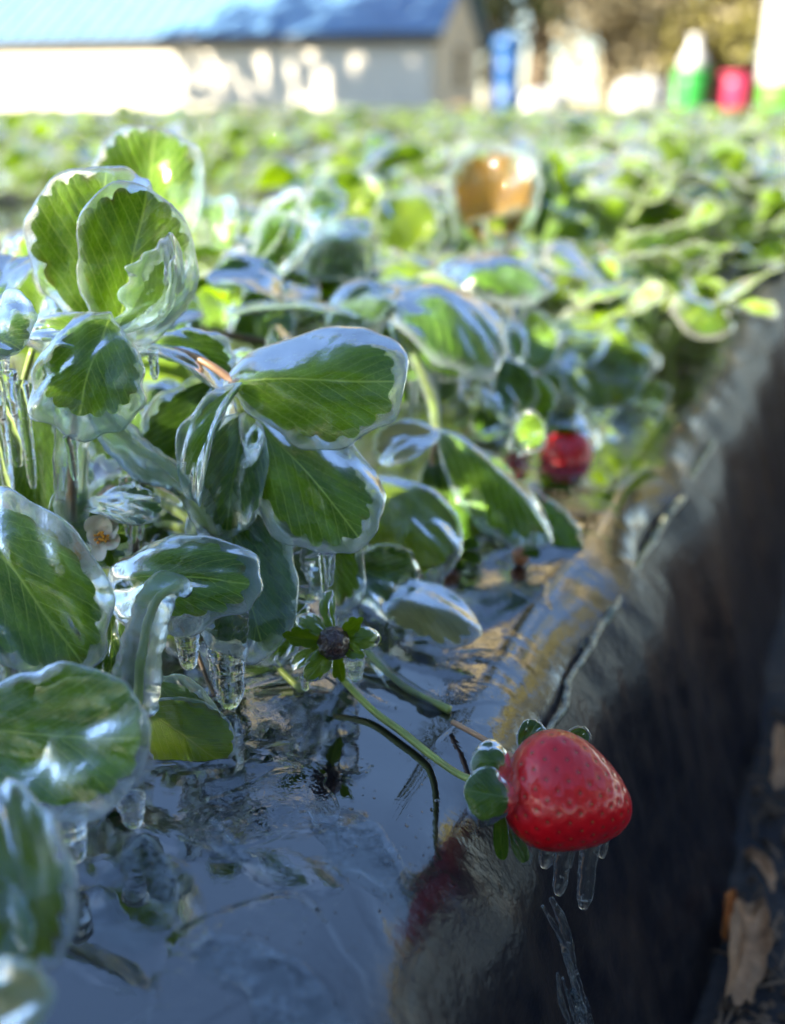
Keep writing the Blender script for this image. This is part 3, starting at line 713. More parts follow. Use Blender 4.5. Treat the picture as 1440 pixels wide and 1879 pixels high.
def berry(parent, c, axis, up, L, Rr, seeds=150, nu=90, nv=120, sx=1.0, lop=0.0, name='fruit'):
    axis = unit(np.array(axis, float)); up = np.array(up, float); up = unit(up - axis * np.dot(up, axis)); sd = np.cross(axis, up)
    sp_ = []
    for i in range(seeds):
        t = .06 + .90 * (i + .5) / seeds; th = i * 2.39996; sp_.append((t, th))
    def pt(t, th):
        r = berry_radius(t, th) * Rr * (1 + .04 * math.sin(2 * th + 1) + .03 * math.sin(3 * th + 4 * t))
        off = lop * Rr * (t - .3)
        return np.array(c) + axis * (t - .5) * L + up * (math.cos(th) * r + off) + sd * math.sin(th) * r * sx
    S = np.array([pt(*s) for s in sp_])
    V = []
    for i in range(nu + 1):
        for j in range(nv): V.append(pt(i / nu, 2 * math.pi * j / nv))
    V = np.array(V); dip = np.zeros(len(V)); ctr = np.array(c)
    sr = .00095 * (Rr / .020)
    D2 = ((V[:, None, :] - S[None, :, :]) ** 2).sum(2); dm = np.sqrt(D2.min(1))
    dip = np.exp(-(dm / sr) ** 2)
    out = V - (ctr + axis * np.clip(((V - ctr) @ axis), -.25 * L, .15 * L)[:, None]); out /= np.linalg.norm(out, axis=1)[:, None] + 1e-9
    V2 = V - out * (dip * .00034 * Rr / .02)[:, None]
    F = []
    for i in range(nu):
        for j in range(nv):
            j2 = (j + 1) % nv; F.append((i * nv + j, i * nv + j2, (i + 1) * nv + j2, (i + 1) * nv + j))
    o = mesh_obj(name, V2, F, RED, parent, rad=dip)
    # seeds
    so_ = S - (ctr + axis * np.clip(((S - ctr) @ axis), -.25 * L, .15 * L)[:, None]); so_ /= np.linalg.norm(so_, axis=1)[:, None]
    SV = []; SF = []
    for k in range(seeds):
        p = S[k] - so_[k] * .00042 * Rr / .02; a = unit(axis - so_[k] * np.dot(axis, so_[k])); b = np.cross(so_[k], a); z = len(SV); q = Rr / .02
        for j in range(6):
            w = j * math.pi / 3; SV.append(p + a * math.cos(w) * .00065 * q + b * math.sin(w) * .0004 * q)
        SV.append(p + so_[k] * .0003 * q)
        for j in range(6): SF.append((z + j, z + (j + 1) % 6, z + 6))
    se = mesh_obj('seeds', SV, SF, SEED, o); se['kind'] = 'stuff'
    return o
bc = W(1043, 1458, .362)
hero = thing('strawberry', bc, 'large ripe red strawberry in the foreground hanging over the bed edge', 'strawberry', 'ripe red strawberries')
berry(hero, bc, CR * .965 - CU * .22 - CF * .10, CU, .0425, .0205, 190, lop=-.10)
# calyx: swollen iced sepals at the left, two tips behind
def sep(parent, b, t, w, n, ice=True, **kw):
    return leaf(parent, b, t, w, n, SEPAL, margin=.8, thick=kw.pop('thick', .8), milk=kw.pop('milk', .1), frost=.1, teeth=0, ice=ice, **kw)
def sepname(o): o.name = 'sepal'; return o
sepname(sep(hero, (945, 1468, .350), (852, 1450, .347), 54, (-.1, .4, 1), bend=.22, fold=0, thick=1.3, milk=.3, cup=-.45))
sepname(sep(hero, (938, 1408, .354), (866, 1392, .352), 44, (-.1, .5, 1), bend=.22, fold=0, thick=1.2, milk=.3, cup=-.45))
sepname(sep(hero, (910, 1450, .353), (905, 1495, .352), 40, (-.2, .2, 1), bend=.2, fold=-.3, thick=1.0, cup=-.5))
sepname(sep(hero, (918, 1480, .356), (922, 1578, .352), 15, (-.3, .1, 1), bend=.05, ice=False))
sepname(sep(hero, (955, 1375, .375), (985, 1325, .378), 22, (0, .3, 1), bend=.05, ice=True))
sepname(sep(hero, (1030, 1372, .378), (1078, 1345, .376), 18, (0, .3, 1), bend=.05, ice=True))
sepname(sep(hero, (935, 1520, .358), (965, 1582, .356), 14, (0, .3, 1), bend=.05, ice=True))
Cal = [W(905, 1430, .356), W(930, 1440, .358)]
tube('fruit_stalk', [W(618, 1235, .425), W(680, 1300, .415), W(740, 1345, .402), W(790, 1385, .390), W(850, 1425, .372), W(925, 1445, .360)], [.0013, .0014, .0015, .0014, .0013, .002], STEM, hero, k=10)
for i, (x, y0, y1, w, w1) in enumerate([(1085, 1500, 1690, 19, 15.5), (1112, 1500, 1582, 11, 9), (1034, 1540, 1655, 17, 13), (1005, 1535, 1598, 15, 13), (965, 1530, 1585, 17, 9), (1050, 1535, 1600, 10, 6)]):
    d = .362; icicle(W(x + 2, y0, d), (y1 - y0) / FPX * d / cp, w / FPX * d, w1 / FPX * d, hero, seed=120 + i, lean=(-.0008, 0))
V, F = tube_geo([W(830, 1325, .41), W(880, 1352, .398), W(940, 1388, .385), W(1000, 1400, .375)], [.0011, .0011, .0012, .001], seg=10)
th2 = thing('dry_stalk', W(830, 1325, .41), 'thin rosy stalk running to the top of the large strawberry', 'stalk')
mesh_obj('stem', V, F, STEMR, th2)

def small_berry(px, py, d, r, label, lng=1.25, ax=(0, -1, .2)):
    c = W(px, py, d); t = thing('strawberry', c, label, 'strawberry', 'ripe red strawberries')
    berry(t, c, CR * ax[0] + CU * ax[1] - CF * ax[2], CR, r * 2 * lng * .9, r, 60, 30, 36)
    for k in range(5):
        a = k * 1.256; b = c - (CR * ax[0] + CU * ax[1]) * r * .95
        e = b + CR * math.cos(a) * r * .9 + CF * math.sin(a) * r * .9 + CU * .2 * r
        lf = Leaf(b, e, r * .35, CU, .1, .2, .1, 0, .02, k); V, F, Q, rr = leaf_geo(lf, 24, 3, 0, 0, 1); mesh_obj('sepal', V, F, SEPAL, t, uv=Q, rad=rr)
    return t
small_berry(1040, 848, .72, .0180, 'second ripe strawberry with an orange glint, farther up the bed shoulder', 1.25, (.15, -1, .1))
icicle(W(1058, 880, .71), .008, .006, .005, bpy.data.objects['strawberry.001'], seed=140)
small_berry(1265, 458, 1.7, .016, 'blurred red strawberry in the far leaves, higher of the two at the right')
small_berry(1272, 538, 1.45, .016, 'blurred red strawberry in the far leaves, lower of the two at the right', 1.1, (.8, -.4, .1))
small_berry(962, 698, .78, .010, 'small orange-red berry half hidden under iced leaves left of the hanging icicle')
small_berry(264, 802, .53, .009, 'red berry glimpsed as a sliver between dark leaves at the left')
small_berry(1215, 605, 1.2, .014, 'small orange berry under the sunlit leaf tips at the right')

SEPALB = leaf_mat('sepal_bright', (.08, .18, .008), (.20, .32, .02), (.28, .38, .08), (.2, .3, .06), .3, .25)
# dead flower head with dark core
DS = .93
dc = W(612, 1178, .44)
dh = thing('withered_flower', dc, 'withered strawberry flower with dark brown core and spread green sepals', 'flower head')
CORE = simple('core_brown', (.045, .010, .005), .3, .5, 300, .002, Coat_Weight=1, Coat_Roughness=.1)
V = []; F = []
nu, nv = 24, 28
for i in range(nu + 1):
    for j in range(nv):
        a = math.pi * i / nu; b = 2 * math.pi * j / nv
        q = CR * math.sin(a) * math.cos(b) * 1.0 + CU * math.sin(a) * math.sin(b) * 1.05 - CF * math.cos(a) * 1.2
        V.append(W(612, 1180, .436) + q * .0058 * (1 + .10 * math.sin(a * 16) * math.sin(b * 9 + i % 2 * 1.5)))
for i in range(nu):
    for j in range(nv): F.append((i * nv + j, i * nv + (j + 1) % nv, (i + 1) * nv + (j + 1) % nv, (i + 1) * nv + j))
mesh_obj('core', V, F, CORE, dh)
for k, (x, y, w) in enumerate([(603, 1085, 22), (665, 1135, 20), (697, 1170, 20), (668, 1205, 18), (628, 1250, 20), (565, 1245, 22), (535, 1225, 18), (520, 1165, 24), (545, 1130, 18)]):
    b = (612 + (x - 612) * .15, 1178 + (y - 1178) * .15, .441); t = (x, y, .434 if k % 2 else .446)
    o = leaf(dh, b, t, w * (.8 + .3 * (k % 3) / 2), mat=SEPALB, margin=.3, thick=.5, ice=(k % 3 != 1), milk=.1, frost=.1, teeth=(5, 7, 3)[k % 3], amp=.5, n= (.5 * (k % 3 - 1), .3, 1), bend=(.1, -.12, .2)[k % 3], fold=(.3, .6, -.3)[k % 3]); o.name = 'sepal'
icicle(W(560, 1240, .44), .006, .002, .0016, dh, seed=150); icicle(W(650, 1205, .44), .010, .0042, .003, dh, seed=151)
DS = .885
# white flower in the shade
WHITE = simple('petal_white', (.80, .76, .62), .5, .1, 80, .0005, Subsurface_Weight=.2, Subsurface_Scale=.002)
ANTH = simple('stamen_orange', (.75, .33, .02), .6, .3, 200)
fl = thing('strawberry_flower', W(188, 985, .475), 'white strawberry flower with orange stamens in the shade beside the ice pillar', 'flower')
for k, (x, y, w) in enumerate([(182, 945, 24), (218, 1000, 17), (182, 1030, 13), (160, 990, 16), (215, 960, 20)]):
    lf = Leaf(W(187, 985, .474), W(x, y, .468), w / FPX * .47, camv((0, .2, 1)), .1, .1, .3, 0, .05, k)
    V, F, Q, r = leaf_geo(lf, 40, 5, 0, 0, k); mesh_obj('petal', V, F, WHITE, fl, uv=Q, rad=r)
for k in range(16):
    a = k * 2.4; rr = 3 + (k % 5) * 2.6; b = W(187 + rr * math.cos(a) * .5, 985 + rr * math.sin(a) * .5, .472); e = W(187 + rr * math.cos(a), 985 + rr * math.sin(a), .466)
    s_ = tube('stamen', [b, (b + e) / 2, e], [.0002, .0002, .0006], ANTH, fl, k=3, seg=6)
for k, (x, y) in enumerate([(205, 1040), (165, 1040), (235, 990)]):
    lf = Leaf(W(187, 990, .478), W(x, y, .474), .002, camv((0, .2, 1)), .1, .1, .1, 0, .05, k)
    V, F, Q, r = leaf_geo(lf, 24, 3, 0, 0, k); mesh_obj('sepal', V, F, SEPAL, fl, uv=Q, rad=r)
DS = 1.0
# unripe fruit cluster under the leaves
ub = thing('unripe_berries', W(835, 1005, .55), 'tiny unripe amber berries with bright green sepals under the folded leaf', 'berries')
for k, (x, y, r) in enumerate([(832, 992, .0052), (832, 1022, .0042), (955, 1020, .0045)]):
    V = []; F = []; c0 = W(x, y, .55)
    for i in range(13):
        for j in range(16):
            a = math.pi * i / 12; b = 2 * math.pi * j / 16
            V.append(c0 + (CR * math.sin(a) * math.cos(b) + CF * math.sin(a) * math.sin(b) + CU * math.cos(a) * 1.15) * r)
    for i in range(12):
        for j in range(16): F.append((i * 16 + j, i * 16 + (j + 1) % 16, (i + 1) * 16 + (j + 1) % 16, (i + 1) * 16 + j))
    mesh_obj('fruit', V, F, simple('amber', (.42, .13, .02), .3, .4, 300, .001, Coat_Weight=1, Coat_Roughness=.1), ub)
for k, (b, t) in enumerate([((838, 1005), (878, 1000)), ((840, 1020), (882, 1030)), ((830, 1025), (848, 1058)), ((820, 980), (800, 960)), ((950, 1010), (990, 1020))]):
    lf = Leaf(W(*b, .548), W(*t, .545), .0035, camv((0, .6, 1)), .1, .3, .1, 0, .02, k)
    V, F, Q, r = leaf_geo(lf, 24, 3, 0, 0, k); mesh_obj('sepal', V, F, SEPAL, ub, uv=Q, rad=r)

# slab of ice hanging from two bare stalks
ts = thing('iced_stalk', W(670, 1195, .45), 'bare green fruit stalk with a brown tip in a flat slab of clear ice', 'stalk')
tube('stem', [W(665, 1190, .45), W(715, 1240, .44), W(760, 1272, .43), W(825, 1303, .42)], [.0013, .0013, .0014, .0017], STEM, ts)
tube('stem', [W(668, 1200, .452), W(710, 1255, .443), W(748, 1290, .436)], [.001, .001, .001], STEM, ts)
V, F = tube_geo([W(668, 1185, .45), W(715, 1240, .441), W(765, 1275, .432), W(800, 1310, .425), W(820, 1345, .421), W(828, 1362, .42)], [.003, .0050, .0056, .0080, .0056, .003], seg=20, wob=.12, flat=.5, seed=8, up=tuple(CU))
mesh_obj('ice_coating', V, F, ICE, ts, color=(.35, 0, .5, 1))

# ------------------------------------------------------------------ ice on the plastic
def film_mat():
    m = M('ice_film'); oc = m.obj(); at = m.n('Attribute', attribute_name='rad')
    nz = m.noise(oc, 70, 4, .65, .6); fine = m.noise(oc, 400, 3, .7)
    white = m.math('MULTIPLY', m.ramp(m.math('ADD', nz, m.math('MULTIPLY', at.outputs['Fac'], .22)), .50, .80), m.ramp(fine, .35, .6))
    edge = m.math('MULTIPLY', m.ramp(at.outputs['Fac'], .84, .97), m.ramp(m.noise(oc, 45, 2), .40, .6))
    side1 = m.ramp(m.noise(oc, 22, 1), .42, .58)
    f = m.math('MULTIPLY', m.math('MAXIMUM', m.math('MULTIPLY', white, m.math('ADD', .25, m.math('MULTIPLY', side1, .75))), m.math('MULTIPLY', edge, side1)), .50)
    f = m.math('MULTIPLY', f, m.math('SUBTRACT', 1.0, m.ramp(at.outputs['Fac'], .96, 1.0)))
    n = m.bump(m.math('ADD', m.noise(oc, 60, 2, .5), m.math('MULTIPLY', fine, .04)), .0010, .3)
    b = m.n('BsdfPrincipled'); b.inputs['Base Color'].default_value = (.34, .42, .50, 1); b.inputs['Roughness'].default_value = .12; b.inputs['IOR'].default_value = 1.5; m.l(n, b.inputs['Normal'])
    tp = m.n('BsdfTransparent'); tp.inputs[0].default_value = (.93, .96, .97, 1)
    return m.done(m.mixs(f, tp.outputs[0], b.outputs[0]))
FILM = film_mat()
def ice_plate(label, pts, seed=0, h=.0012):
    """irregular sheet of ice frozen on the plastic, outline given in photo positions of the bed surface"""
    P2 = np.array([G(x, y, .004)[:2] for x, y in pts])
    P = catmull(np.vstack([np.column_stack([P2, np.zeros(len(P2))]), [*P2[0], 0]]), 8)[:-1, :2]
    rs = np.random.RandomState(seed); n = len(P); c = P.mean(0)
    d = P - c; ang = np.arctan2(d[:, 1], d[:, 0])
    P = c + d * (1 + .03 * np.sin(np.arange(n) * .7 + rs.rand() * 6) + .02 * np.sin(np.arange(n) * 1.9 + rs.rand() * 6) + .008 * rs.randn(n))[:, None]
    rings = 12; V = [(*c, .0)]; r = [0.]
    for k in range(1, rings + 1):
        f = k / rings
        for q in P: V.append((*(c + (q - c) * f), 0)); r.append(f)
    V = np.array(V); r = np.array(r)
    for i in range(len(V)):
        x, y = V[i, :2]; v = x * BR[0] + y * BR[1]
        base = bed_profile(v, v_top, v_foot, BEDW) + .0008
        V[i, 2] = base + h * math.sqrt(max(0, 1 - r[i] ** 8)) * (.8 + .35 * fbm(x * 40, y * 40, seed)) + (.0008 * math.exp(-((r[i] - .86) / .06) ** 2))
    F = [(0, 1 + j, 1 + (j + 1) % n) for j in range(n)]
    for k in range(rings - 1):
        a, b = 1 + k * n, 1 + (k + 1) * n
        for j in range(n): j2 = (j + 1) % n; F.append((a + j, b + j, b + j2, a + j2))
    o = mesh_obj('ice_sheet', V, F, FILM, rad=r); return tag(o, label, 'ice', 'thin ice sheets frozen on the black plastic')
ice_plate('long pale frosted ice sheet on the plastic at the bottom edge', [(348, 1735), (385, 1712), (450, 1720), (540, 1752), (640, 1815), (700, 1880), (560, 1890), (470, 1880), (455, 1820), (400, 1790), (362, 1770)], 1)
ice_plate('small ring-shaped ice sheet below the hanging stalk left of the berry', [(562, 1490), (620, 1497), (690, 1505), (722, 1540), (760, 1590), (770, 1640), (720, 1625), (660, 1600), (600, 1600), (590, 1570), (600, 1540), (575, 1515)], 2)
ice_plate('dark clear ice patch under the bright green leaf', [(385, 1505), (430, 1560), (500, 1570), (555, 1600), (520, 1620), (440, 1590), (380, 1560)], 3, .0015)
ice_plate('thin glassy ice patch below the large cupped leaf', [(270, 1540), (330, 1620), (300, 1720), (230, 1750), (160, 1700), (200, 1600)], 4, .0015)
# beads of water
bd = []; bF = []
rs = np.random.RandomState(3)
for k in range(90):
    px, py = rs.uniform(380, 860), rs.uniform(1400, 1870); c = G(px, py, .0); v = BV(c)
    if v > v_top - .01: continue
    z = bed_profile(v, v_top, v_foot, BEDW); rr = rs.uniform(.0003, .0009); b0 = len(bd)
    for i in range(4):
        a = i / 3 * math.pi / 2
        for j in range(8): bd.append((c[0] + rr * math.cos(a) * math.cos(j * .785), c[1] + rr * math.cos(a) * math.sin(j * .785), z + .0008 + rr * .6 * math.sin(a)))
    for i in range(3):
        for j in range(8): bF.append((b0 + i * 8 + j, b0 + i * 8 + (j + 1) % 8, b0 + (i + 1) * 8 + (j + 1) % 8, b0 + (i + 1) * 8 + j))
o = mesh_obj('water_beads', bd, bF, ICICLE); tag(o, 'tiny frozen beads scattered over the black plastic', 'ice', kind='stuff')
# frozen runs down the side below the berry
def side_pt(u, drop, off=.001):
    """point on the sloping side at distance u along the bed, drop metres below the top"""
    s = v_foot - v_top; t = min(1, max(0, (drop - .0325) / (HB - .0325))) if drop > .0325 else 0
    v = v_top + .02 + (s - .02) * t if drop > .0325 else v_top - .03 + .05 * math.sqrt(max(0, drop) / .0325)
    return BD * u + BR * (v + off) + np.array([0, 0, -drop])
def u_at(px, py): g = G(px, py, -.03); return float(np.dot(g, BD))
iu = u_at(960, 1600)
runs = thing('frozen_runs', side_pt(iu, .03), 'streaks of clear ice running down the bed side under the large strawberry', 'ice')
for k in range(8):
    du = rng.uniform(-.032, -.012); r0 = rng.uniform(.0004, .0012) * (1.5 if k < 3 else 1); d1 = rng.uniform(.06, .14); d0 = rng.uniform(.02, .06)
    P = [side_pt(iu + du + .0015 * math.sin(j * 1.3 + k), d0 + (d1 - d0) * j / 6, .0045) for j in range(7)]
    V, F = tube_geo(P, [r0 * q for q in (.5, 1, 1.2, .9, 1, .7, .3)], seg=8, wob=.25, seed=k); mesh_obj('ice_streak', V, F, ICICLE, runs)
# crusted ridge of ice along the fold of the plastic
rd = thing('ice_ridge', G(1200, 960, -.02), 'crusted pale ridge of ice along the shoulder fold of the bed', 'ice')
RIDGE = simple('ridge_ice', (.20, .21, .15), .2, .7, 160, .0015, Coat_Weight=1, Coat_Roughness=.05)
RP = [(1005, 1355, .0), (1040, 1280, 0), (1078, 1200, 0), (1118, 1120, 0), (1160, 1050, 0), (1205, 982, 0), (1240, 925, 0), (1268, 875, 0), (1305, 815, 0)]
def surf(px, py):
    z = 0.
    for _ in range(40):
        g = G(px, py, z); z = .6 * z + .4 * bed_profile(BV(g), v_top, v_foot, BEDW)
    return np.array([g[0], g[1], z])
Q = catmull([surf(x, y) + [0, 0, -.0004] for x, y, _ in RP], 9)
Q = Q + np.array([BR * (.004 * fbm(i * .12, 3.3)) for i in range(len(Q))])
rq = len(Q)
V, F = tube_geo(Q, [(.0030 + .0005 * fbm(i * .25, 9.1)) * (.5 + .6 * i / rq) for i in range(rq)], k=4, seg=14, wob=.02, seed=2, flat=1)
mesh_obj('crust', V, F, RIDGE, rd)
for i in range(2, rq - 3, 6):
    if rng.random() < .3: continue
    rr = (.0012 + .0016 * rng.random()) * (.5 + .9 * i / rq); c_ = Q[i] + BR * rng.uniform(-.003, .001) + [0, 0, .0014 + rr * .1]
    V, F = tube_geo([c_ - BD * rr * 3, c_ - BD * rr, c_ + BD * rr * 1.6, c_ + BD * rr * 4], [rr * .3, rr * .9, rr, rr * .4], seg=10, wob=.15, seed=i)
    mesh_obj('ice_lump', V, F, ICE, rd, color=(.6, .6, .5, 1))

# dry orange leaf in the aisle, and tan leaf shapes standing in for sunlit ground
DRY = simple('dry_leaf_sunlit_tan', (.50, .27, .13), .7, .3, 60, .002)  # warm tan stands in for sunlight on the shaded ground
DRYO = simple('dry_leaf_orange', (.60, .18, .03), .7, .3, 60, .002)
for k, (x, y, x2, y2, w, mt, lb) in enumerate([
    (1445, 1330, 1420, 1450, 34, DRY, 'pale leaf-shaped stand-in for sunlit ground at the right edge, highest in the aisle'),
    (1365, 1560, 1415, 1640, 22, DRY, 'narrow tan stand-in for a sunlit patch lying aslant on the aisle ground'),
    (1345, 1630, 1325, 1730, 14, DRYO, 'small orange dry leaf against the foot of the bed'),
    (1385, 1650, 1345, 1850, 44, DRY, 'broad tan stand-in for sunlit ground with a dark spot near the lower right corner')]):
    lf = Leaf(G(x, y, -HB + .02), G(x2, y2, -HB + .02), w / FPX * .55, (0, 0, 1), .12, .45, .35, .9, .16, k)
    V, F, Q_, r = leaf_geo(lf, 90, 8, 13, .30, k); tag(mesh_obj('leaf_and_sun_patch', V, F, mt, uv=Q_, rad=r), lb, 'dry leaf', 'dry leaves on the aisle ground')
SV = []; SF = []; r_ = random.Random(5)
for k in range(70):
    x, y = r_.uniform(1290, 1460), r_.uniform(1250, 1900); p = G(x, y, -HB + .010)
    if BV(p) < v_foot + .004: continue
    a = r_.uniform(0, 6.28); L_ = r_.uniform(.004, .018); e = np.array([math.cos(a), math.sin(a), r_.uniform(-.1, .2)]) * L_
    v, f = tube_geo([p - e, p + [0, 0, .002], p + e], [.0006, .0009, .0004], k=2, seg=5); o_ = len(SV); SV += list(v); SF += [tuple(q + o_ for q in g) for g in f]
for k in range(160):
    x, y = r_.uniform(1290, 1460), r_.uniform(1200, 1900); p = G(x, y, -HB + .008)
    if BV(p) < v_foot + .002: continue
    q = r_.uniform(.0012, .005); o_ = len(SV)
    pts = [p + np.array(t_) * q * r_.uniform(.7, 1.2) for t_ in ((1, 0, 0), (-1, 0, 0), (0, 1, 0), (0, -1, 0), (0, 0, 1), (0, 0, -1))]
    SV += pts; SF += [tuple(o_ + j for j in t_) for t_ in ((0, 2, 4), (2, 1, 4), (1, 3, 4), (3, 0, 4), (2, 0, 5), (1, 2, 5), (3, 1, 5), (0, 3, 5))]
tag(mesh_obj('straw_and_clods', SV, SF, simple('straw_soil', (.20, .13, .08), .8, .7, 40), smooth=False), 'bits of straw and small soil clods littering the aisle', 'litter', kind='stuff')

# ------------------------------------------------------------------ the planted field
UP = (0, 0, 1)
protos = []
for k in range(7):
    lf = Leaf((0, 0, 0), (0, .055, 0), .024, UP, (.02, .08, .14)[k % 3], (.15, .35, -.25)[k % 3], .15, .1 * (k % 2), .05, 300 + k)
    V, F, Q, r = leaf_geo(lf, 56, 5, 15, .2, k)
    a = mesh_obj('leaf', V, F, LEAFF, uv=Q, rad=r); a.data.name = 'leaflet'
    V2, F2, Q2, r2 = ice_geo(lf, .005, .0022, 32, 6, seed=k)
    b = mesh_obj('ice_coating', V2, F2, ICET, rad=r2); b.data.name = 'leaflet_ice'
    protos.append((a.data, b.data, (V, F, Q, r), (V2, F2, r2)))
    bpy.data.objects.remove(a); bpy.data.objects.remove(b)
def frame(pos, fwd, up, s):
    f = Vector(fwd).normalized(); u = Vector(up); u = (u - f * u.dot(f)).normalized(); x = f.cross(u)
    m = Matrix((x, f, u)).transposed().to_4x4(); return Matrix.Translation(Vector(pos)) @ m @ Matrix.Scale(s, 4)
def plant_layout(r, ntri=6, size=1.0):
    """stalks as lists of points, leaflets as (matrix, which)"""
    st = []; lv = []
    for i in range(ntri):
        a = i * 2.4 + r.uniform(-.5, .5); ln = r.uniform(.08, .17) * size; tilt = r.uniform(.25, 1.0)
        d = Vector((math.cos(a), math.sin(a), 0)); top = d * ln * math.sin(tilt) + Vector((0, 0, ln * math.cos(tilt) + .01))
        st.append([(0, 0, -.01), tuple(d * ln * .25 + Vector((0, 0, ln * .55 * math.cos(tilt * .6)))), tuple(top)])
        for j in (-1, 0, 1):
            aa = a + j * 1.35 + r.uniform(-.2, .2); dd = Vector((math.cos(aa), math.sin(aa), r.uniform(-.7, .75)))
            nrm = Vector((r.uniform(-.45, .45) - d.x * .0, r.uniform(-.45, .45), 1)) + d * r.uniform(-.2, .7)
            lv.append((frame(top, dd, nrm, r.uniform(.85, 1.35) * size), r.randrange(7)))
    return st, lv
FG = 'strawberry plants filling the rows of the field'
def near_plant(p, r, label, milk):
    t = thing('strawberry_plant', p, label, 'strawberry plant', FG)
    st, lv = plant_layout(r, 8, .80 if p[1] < 1.05 else .95)
    for s_ in st:
        V, F = tube_geo([np.array(q) for q in s_], [.0018, .0014, .0014], k=3, seg=6); mesh_obj('leaf_stalk', V, F, STEM, t, world=False)
    for mw, k in lv:
        o = inst('leaf', protos[k][0], t, mw)
        inst('ice_coating', protos[k][1], o, None, (milk, .9, r.random(), 1))
    return t
def merge_plants(lays, low=False):
    V = []; F = []; MI = []; UVs = []; RD = []; off = 0
    for base, (st, lv) in lays:
        for mw, k in lv:
            mm = np.array(Matrix.Translation(base) @ mw)
            for src, mi in ((protos[k][2], 0), (protos[k][3], 1)):
                v, f = src[0], src[1]; q = src[2] if mi == 0 else np.zeros((len(v), 2)); r_ = src[-1]
                if low:
                    if mi == 0:
                        v = np.array([(-.02, .02, .004), (0, .0, 0), (.02, .02, .004), (.022, .04, .004), (0, .056, 0), (-.022, .04, .004), (0, .03, -.002)]) ; f = [(0, 1, 6), (1, 2, 6), (2, 3, 6), (3, 4, 6), (4, 5, 6), (5, 0, 6)]
                    else:
                        v = np.array([(-.026, .02, .004), (0, -.004, .002), (.026, .02, .004), (.028, .042, .004), (0, .062, .002), (-.028, .042, .004), (0, .03, .005), (0, .03, -.004)]); f = [(0, 1, 6), (1, 2, 6), (2, 3, 6), (3, 4, 6), (4, 5, 6), (5, 0, 6), (1, 0, 7), (2, 1, 7), (3, 2, 7), (4, 3, 7), (5, 4, 7), (0, 5, 7)]
                    q = v[:, :2] / .05; r_ = np.full(len(v), .6)
                V.append(v @ mm[:3, :3].T + mm[:3, 3]); F += [tuple(i + off for i in g) for g in f]; MI += [mi] * len(f)
                UVs.append(q); RD.append(r_); off += len(v)
    return np.vstack(V), F, MI, np.vstack(UVs), np.concatenate(RD)
# geometry for farther plants: fewer vertices
keep = protos
lowp = []
for k in range(7):
    lf = Leaf((0, 0, 0), (0, .055, 0), .024, UP, (.02, .08, .14)[k % 3], (.15, .35, -.25)[k % 3], .15, 0, .05, 300 + k)
    V, F, Q, r = leaf_geo(lf, 20, 2, 0, 0, k); V2, F2, Q2, r2 = ice_geo(lf, .005, .0022, 14, 3, seed=k)
    lowp.append((None, None, (V, F, Q, r), (V2, F2, r2)))
protos = lowp; farmesh = []
for k in range(5):
    V, F, MI, UVs, RD = merge_plants([(Vector((0, 0, 0)), plant_layout(random.Random(50 + k), 6))])
    o = mesh_obj('strawberry_plant', V, F, [LEAFF, ICET], uv=UVs, rad=RD); o.data.polygons.foreach_set('material_index', MI); farmesh.append(o.data); bpy.data.objects.remove(o)
protos = keep
def in_view(p, mg=60):
    q = np.array(p) - [0, 0, CAMZ]; d = q @ CF
    if d < .3: return False
    x = W0 / 2 + FPX * (q @ CR) / d; y = H0 / 2 - FPX * (q @ CU) / d
    m_ = mg + 130 / d
    return -m_ < x < W0 + m_ and y < H0 + 400
cand = []
for k in range(0, 22):
    for row in ((-.11, -.24, -.36, -.5) if k == 0 else (-.17, -.47)):
        u = -.6
        while u < 23:
            r = random.Random(int(u * 1000) + k * 7919 + int(row * 100))
            p = BD * (u + r.uniform(-.04, .04)) + BR * (v_top - PITCHB * k + row + r.uniform(-.03, .03)); p[2] = 0
            u += (.25 if u < 4 else .5) if k == 0 else .27
            if not in_view(p): continue
            q = p - np.array([0, 0, CAMZ]); d = float(q @ CF); px = W0 / 2 + FPX * float(q @ CR) / d
            if d > 24.5: continue
            if k == 0 and d < (.98 if px > 620 else .70): continue
            if k == 0 and row > -.15 and d < 1.02: continue
            if k > 0 and d < .8: continue
            cand.append((d, px, k, tuple(p), {-.11: 0, -.24: 1, -.36: 2, -.5: 3}[row] if k == 0 else 2 + 2 * k + (row < -.3)))
cand.sort()
ORD = ['first', 'second', 'third', 'fourth', 'fifth', 'sixth', 'seventh', 'eighth', 'ninth', 'tenth', 'eleventh', 'twelfth'] + [str(i) + ('st' if i % 10 == 1 else 'nd' if i % 10 == 2 else 'rd' if i % 10 == 3 else 'th') for i in range(13, 120)]
rowcount = {}
side_w = lambda px: 'left' if px < 480 else ('middle' if px < 960 else 'right')
stufflay = []
for i, (px, py, lb) in enumerate([(1150, 700, 'low sunlit iced plant nearest the bare shoulder'), (1215, 650, 'sunlit iced plant leaning over the bed edge'), (1290, 590, 'iced plant beside the lower blurred red berry'), (1345, 540, 'iced plant at the bed edge near the right border'), (1180, 590, 'bushy iced plant behind the sunlit leaf tips'), (1120, 620, 'iced plant between the browned leaf and the bed edge'), (1385, 490, 'iced plant cut by the right border'), (1250, 530, 'iced plant under the higher blurred red berry')]):
    near_plant(tuple(G(px, py, 0)), random.Random(70 + i), lb, .3)
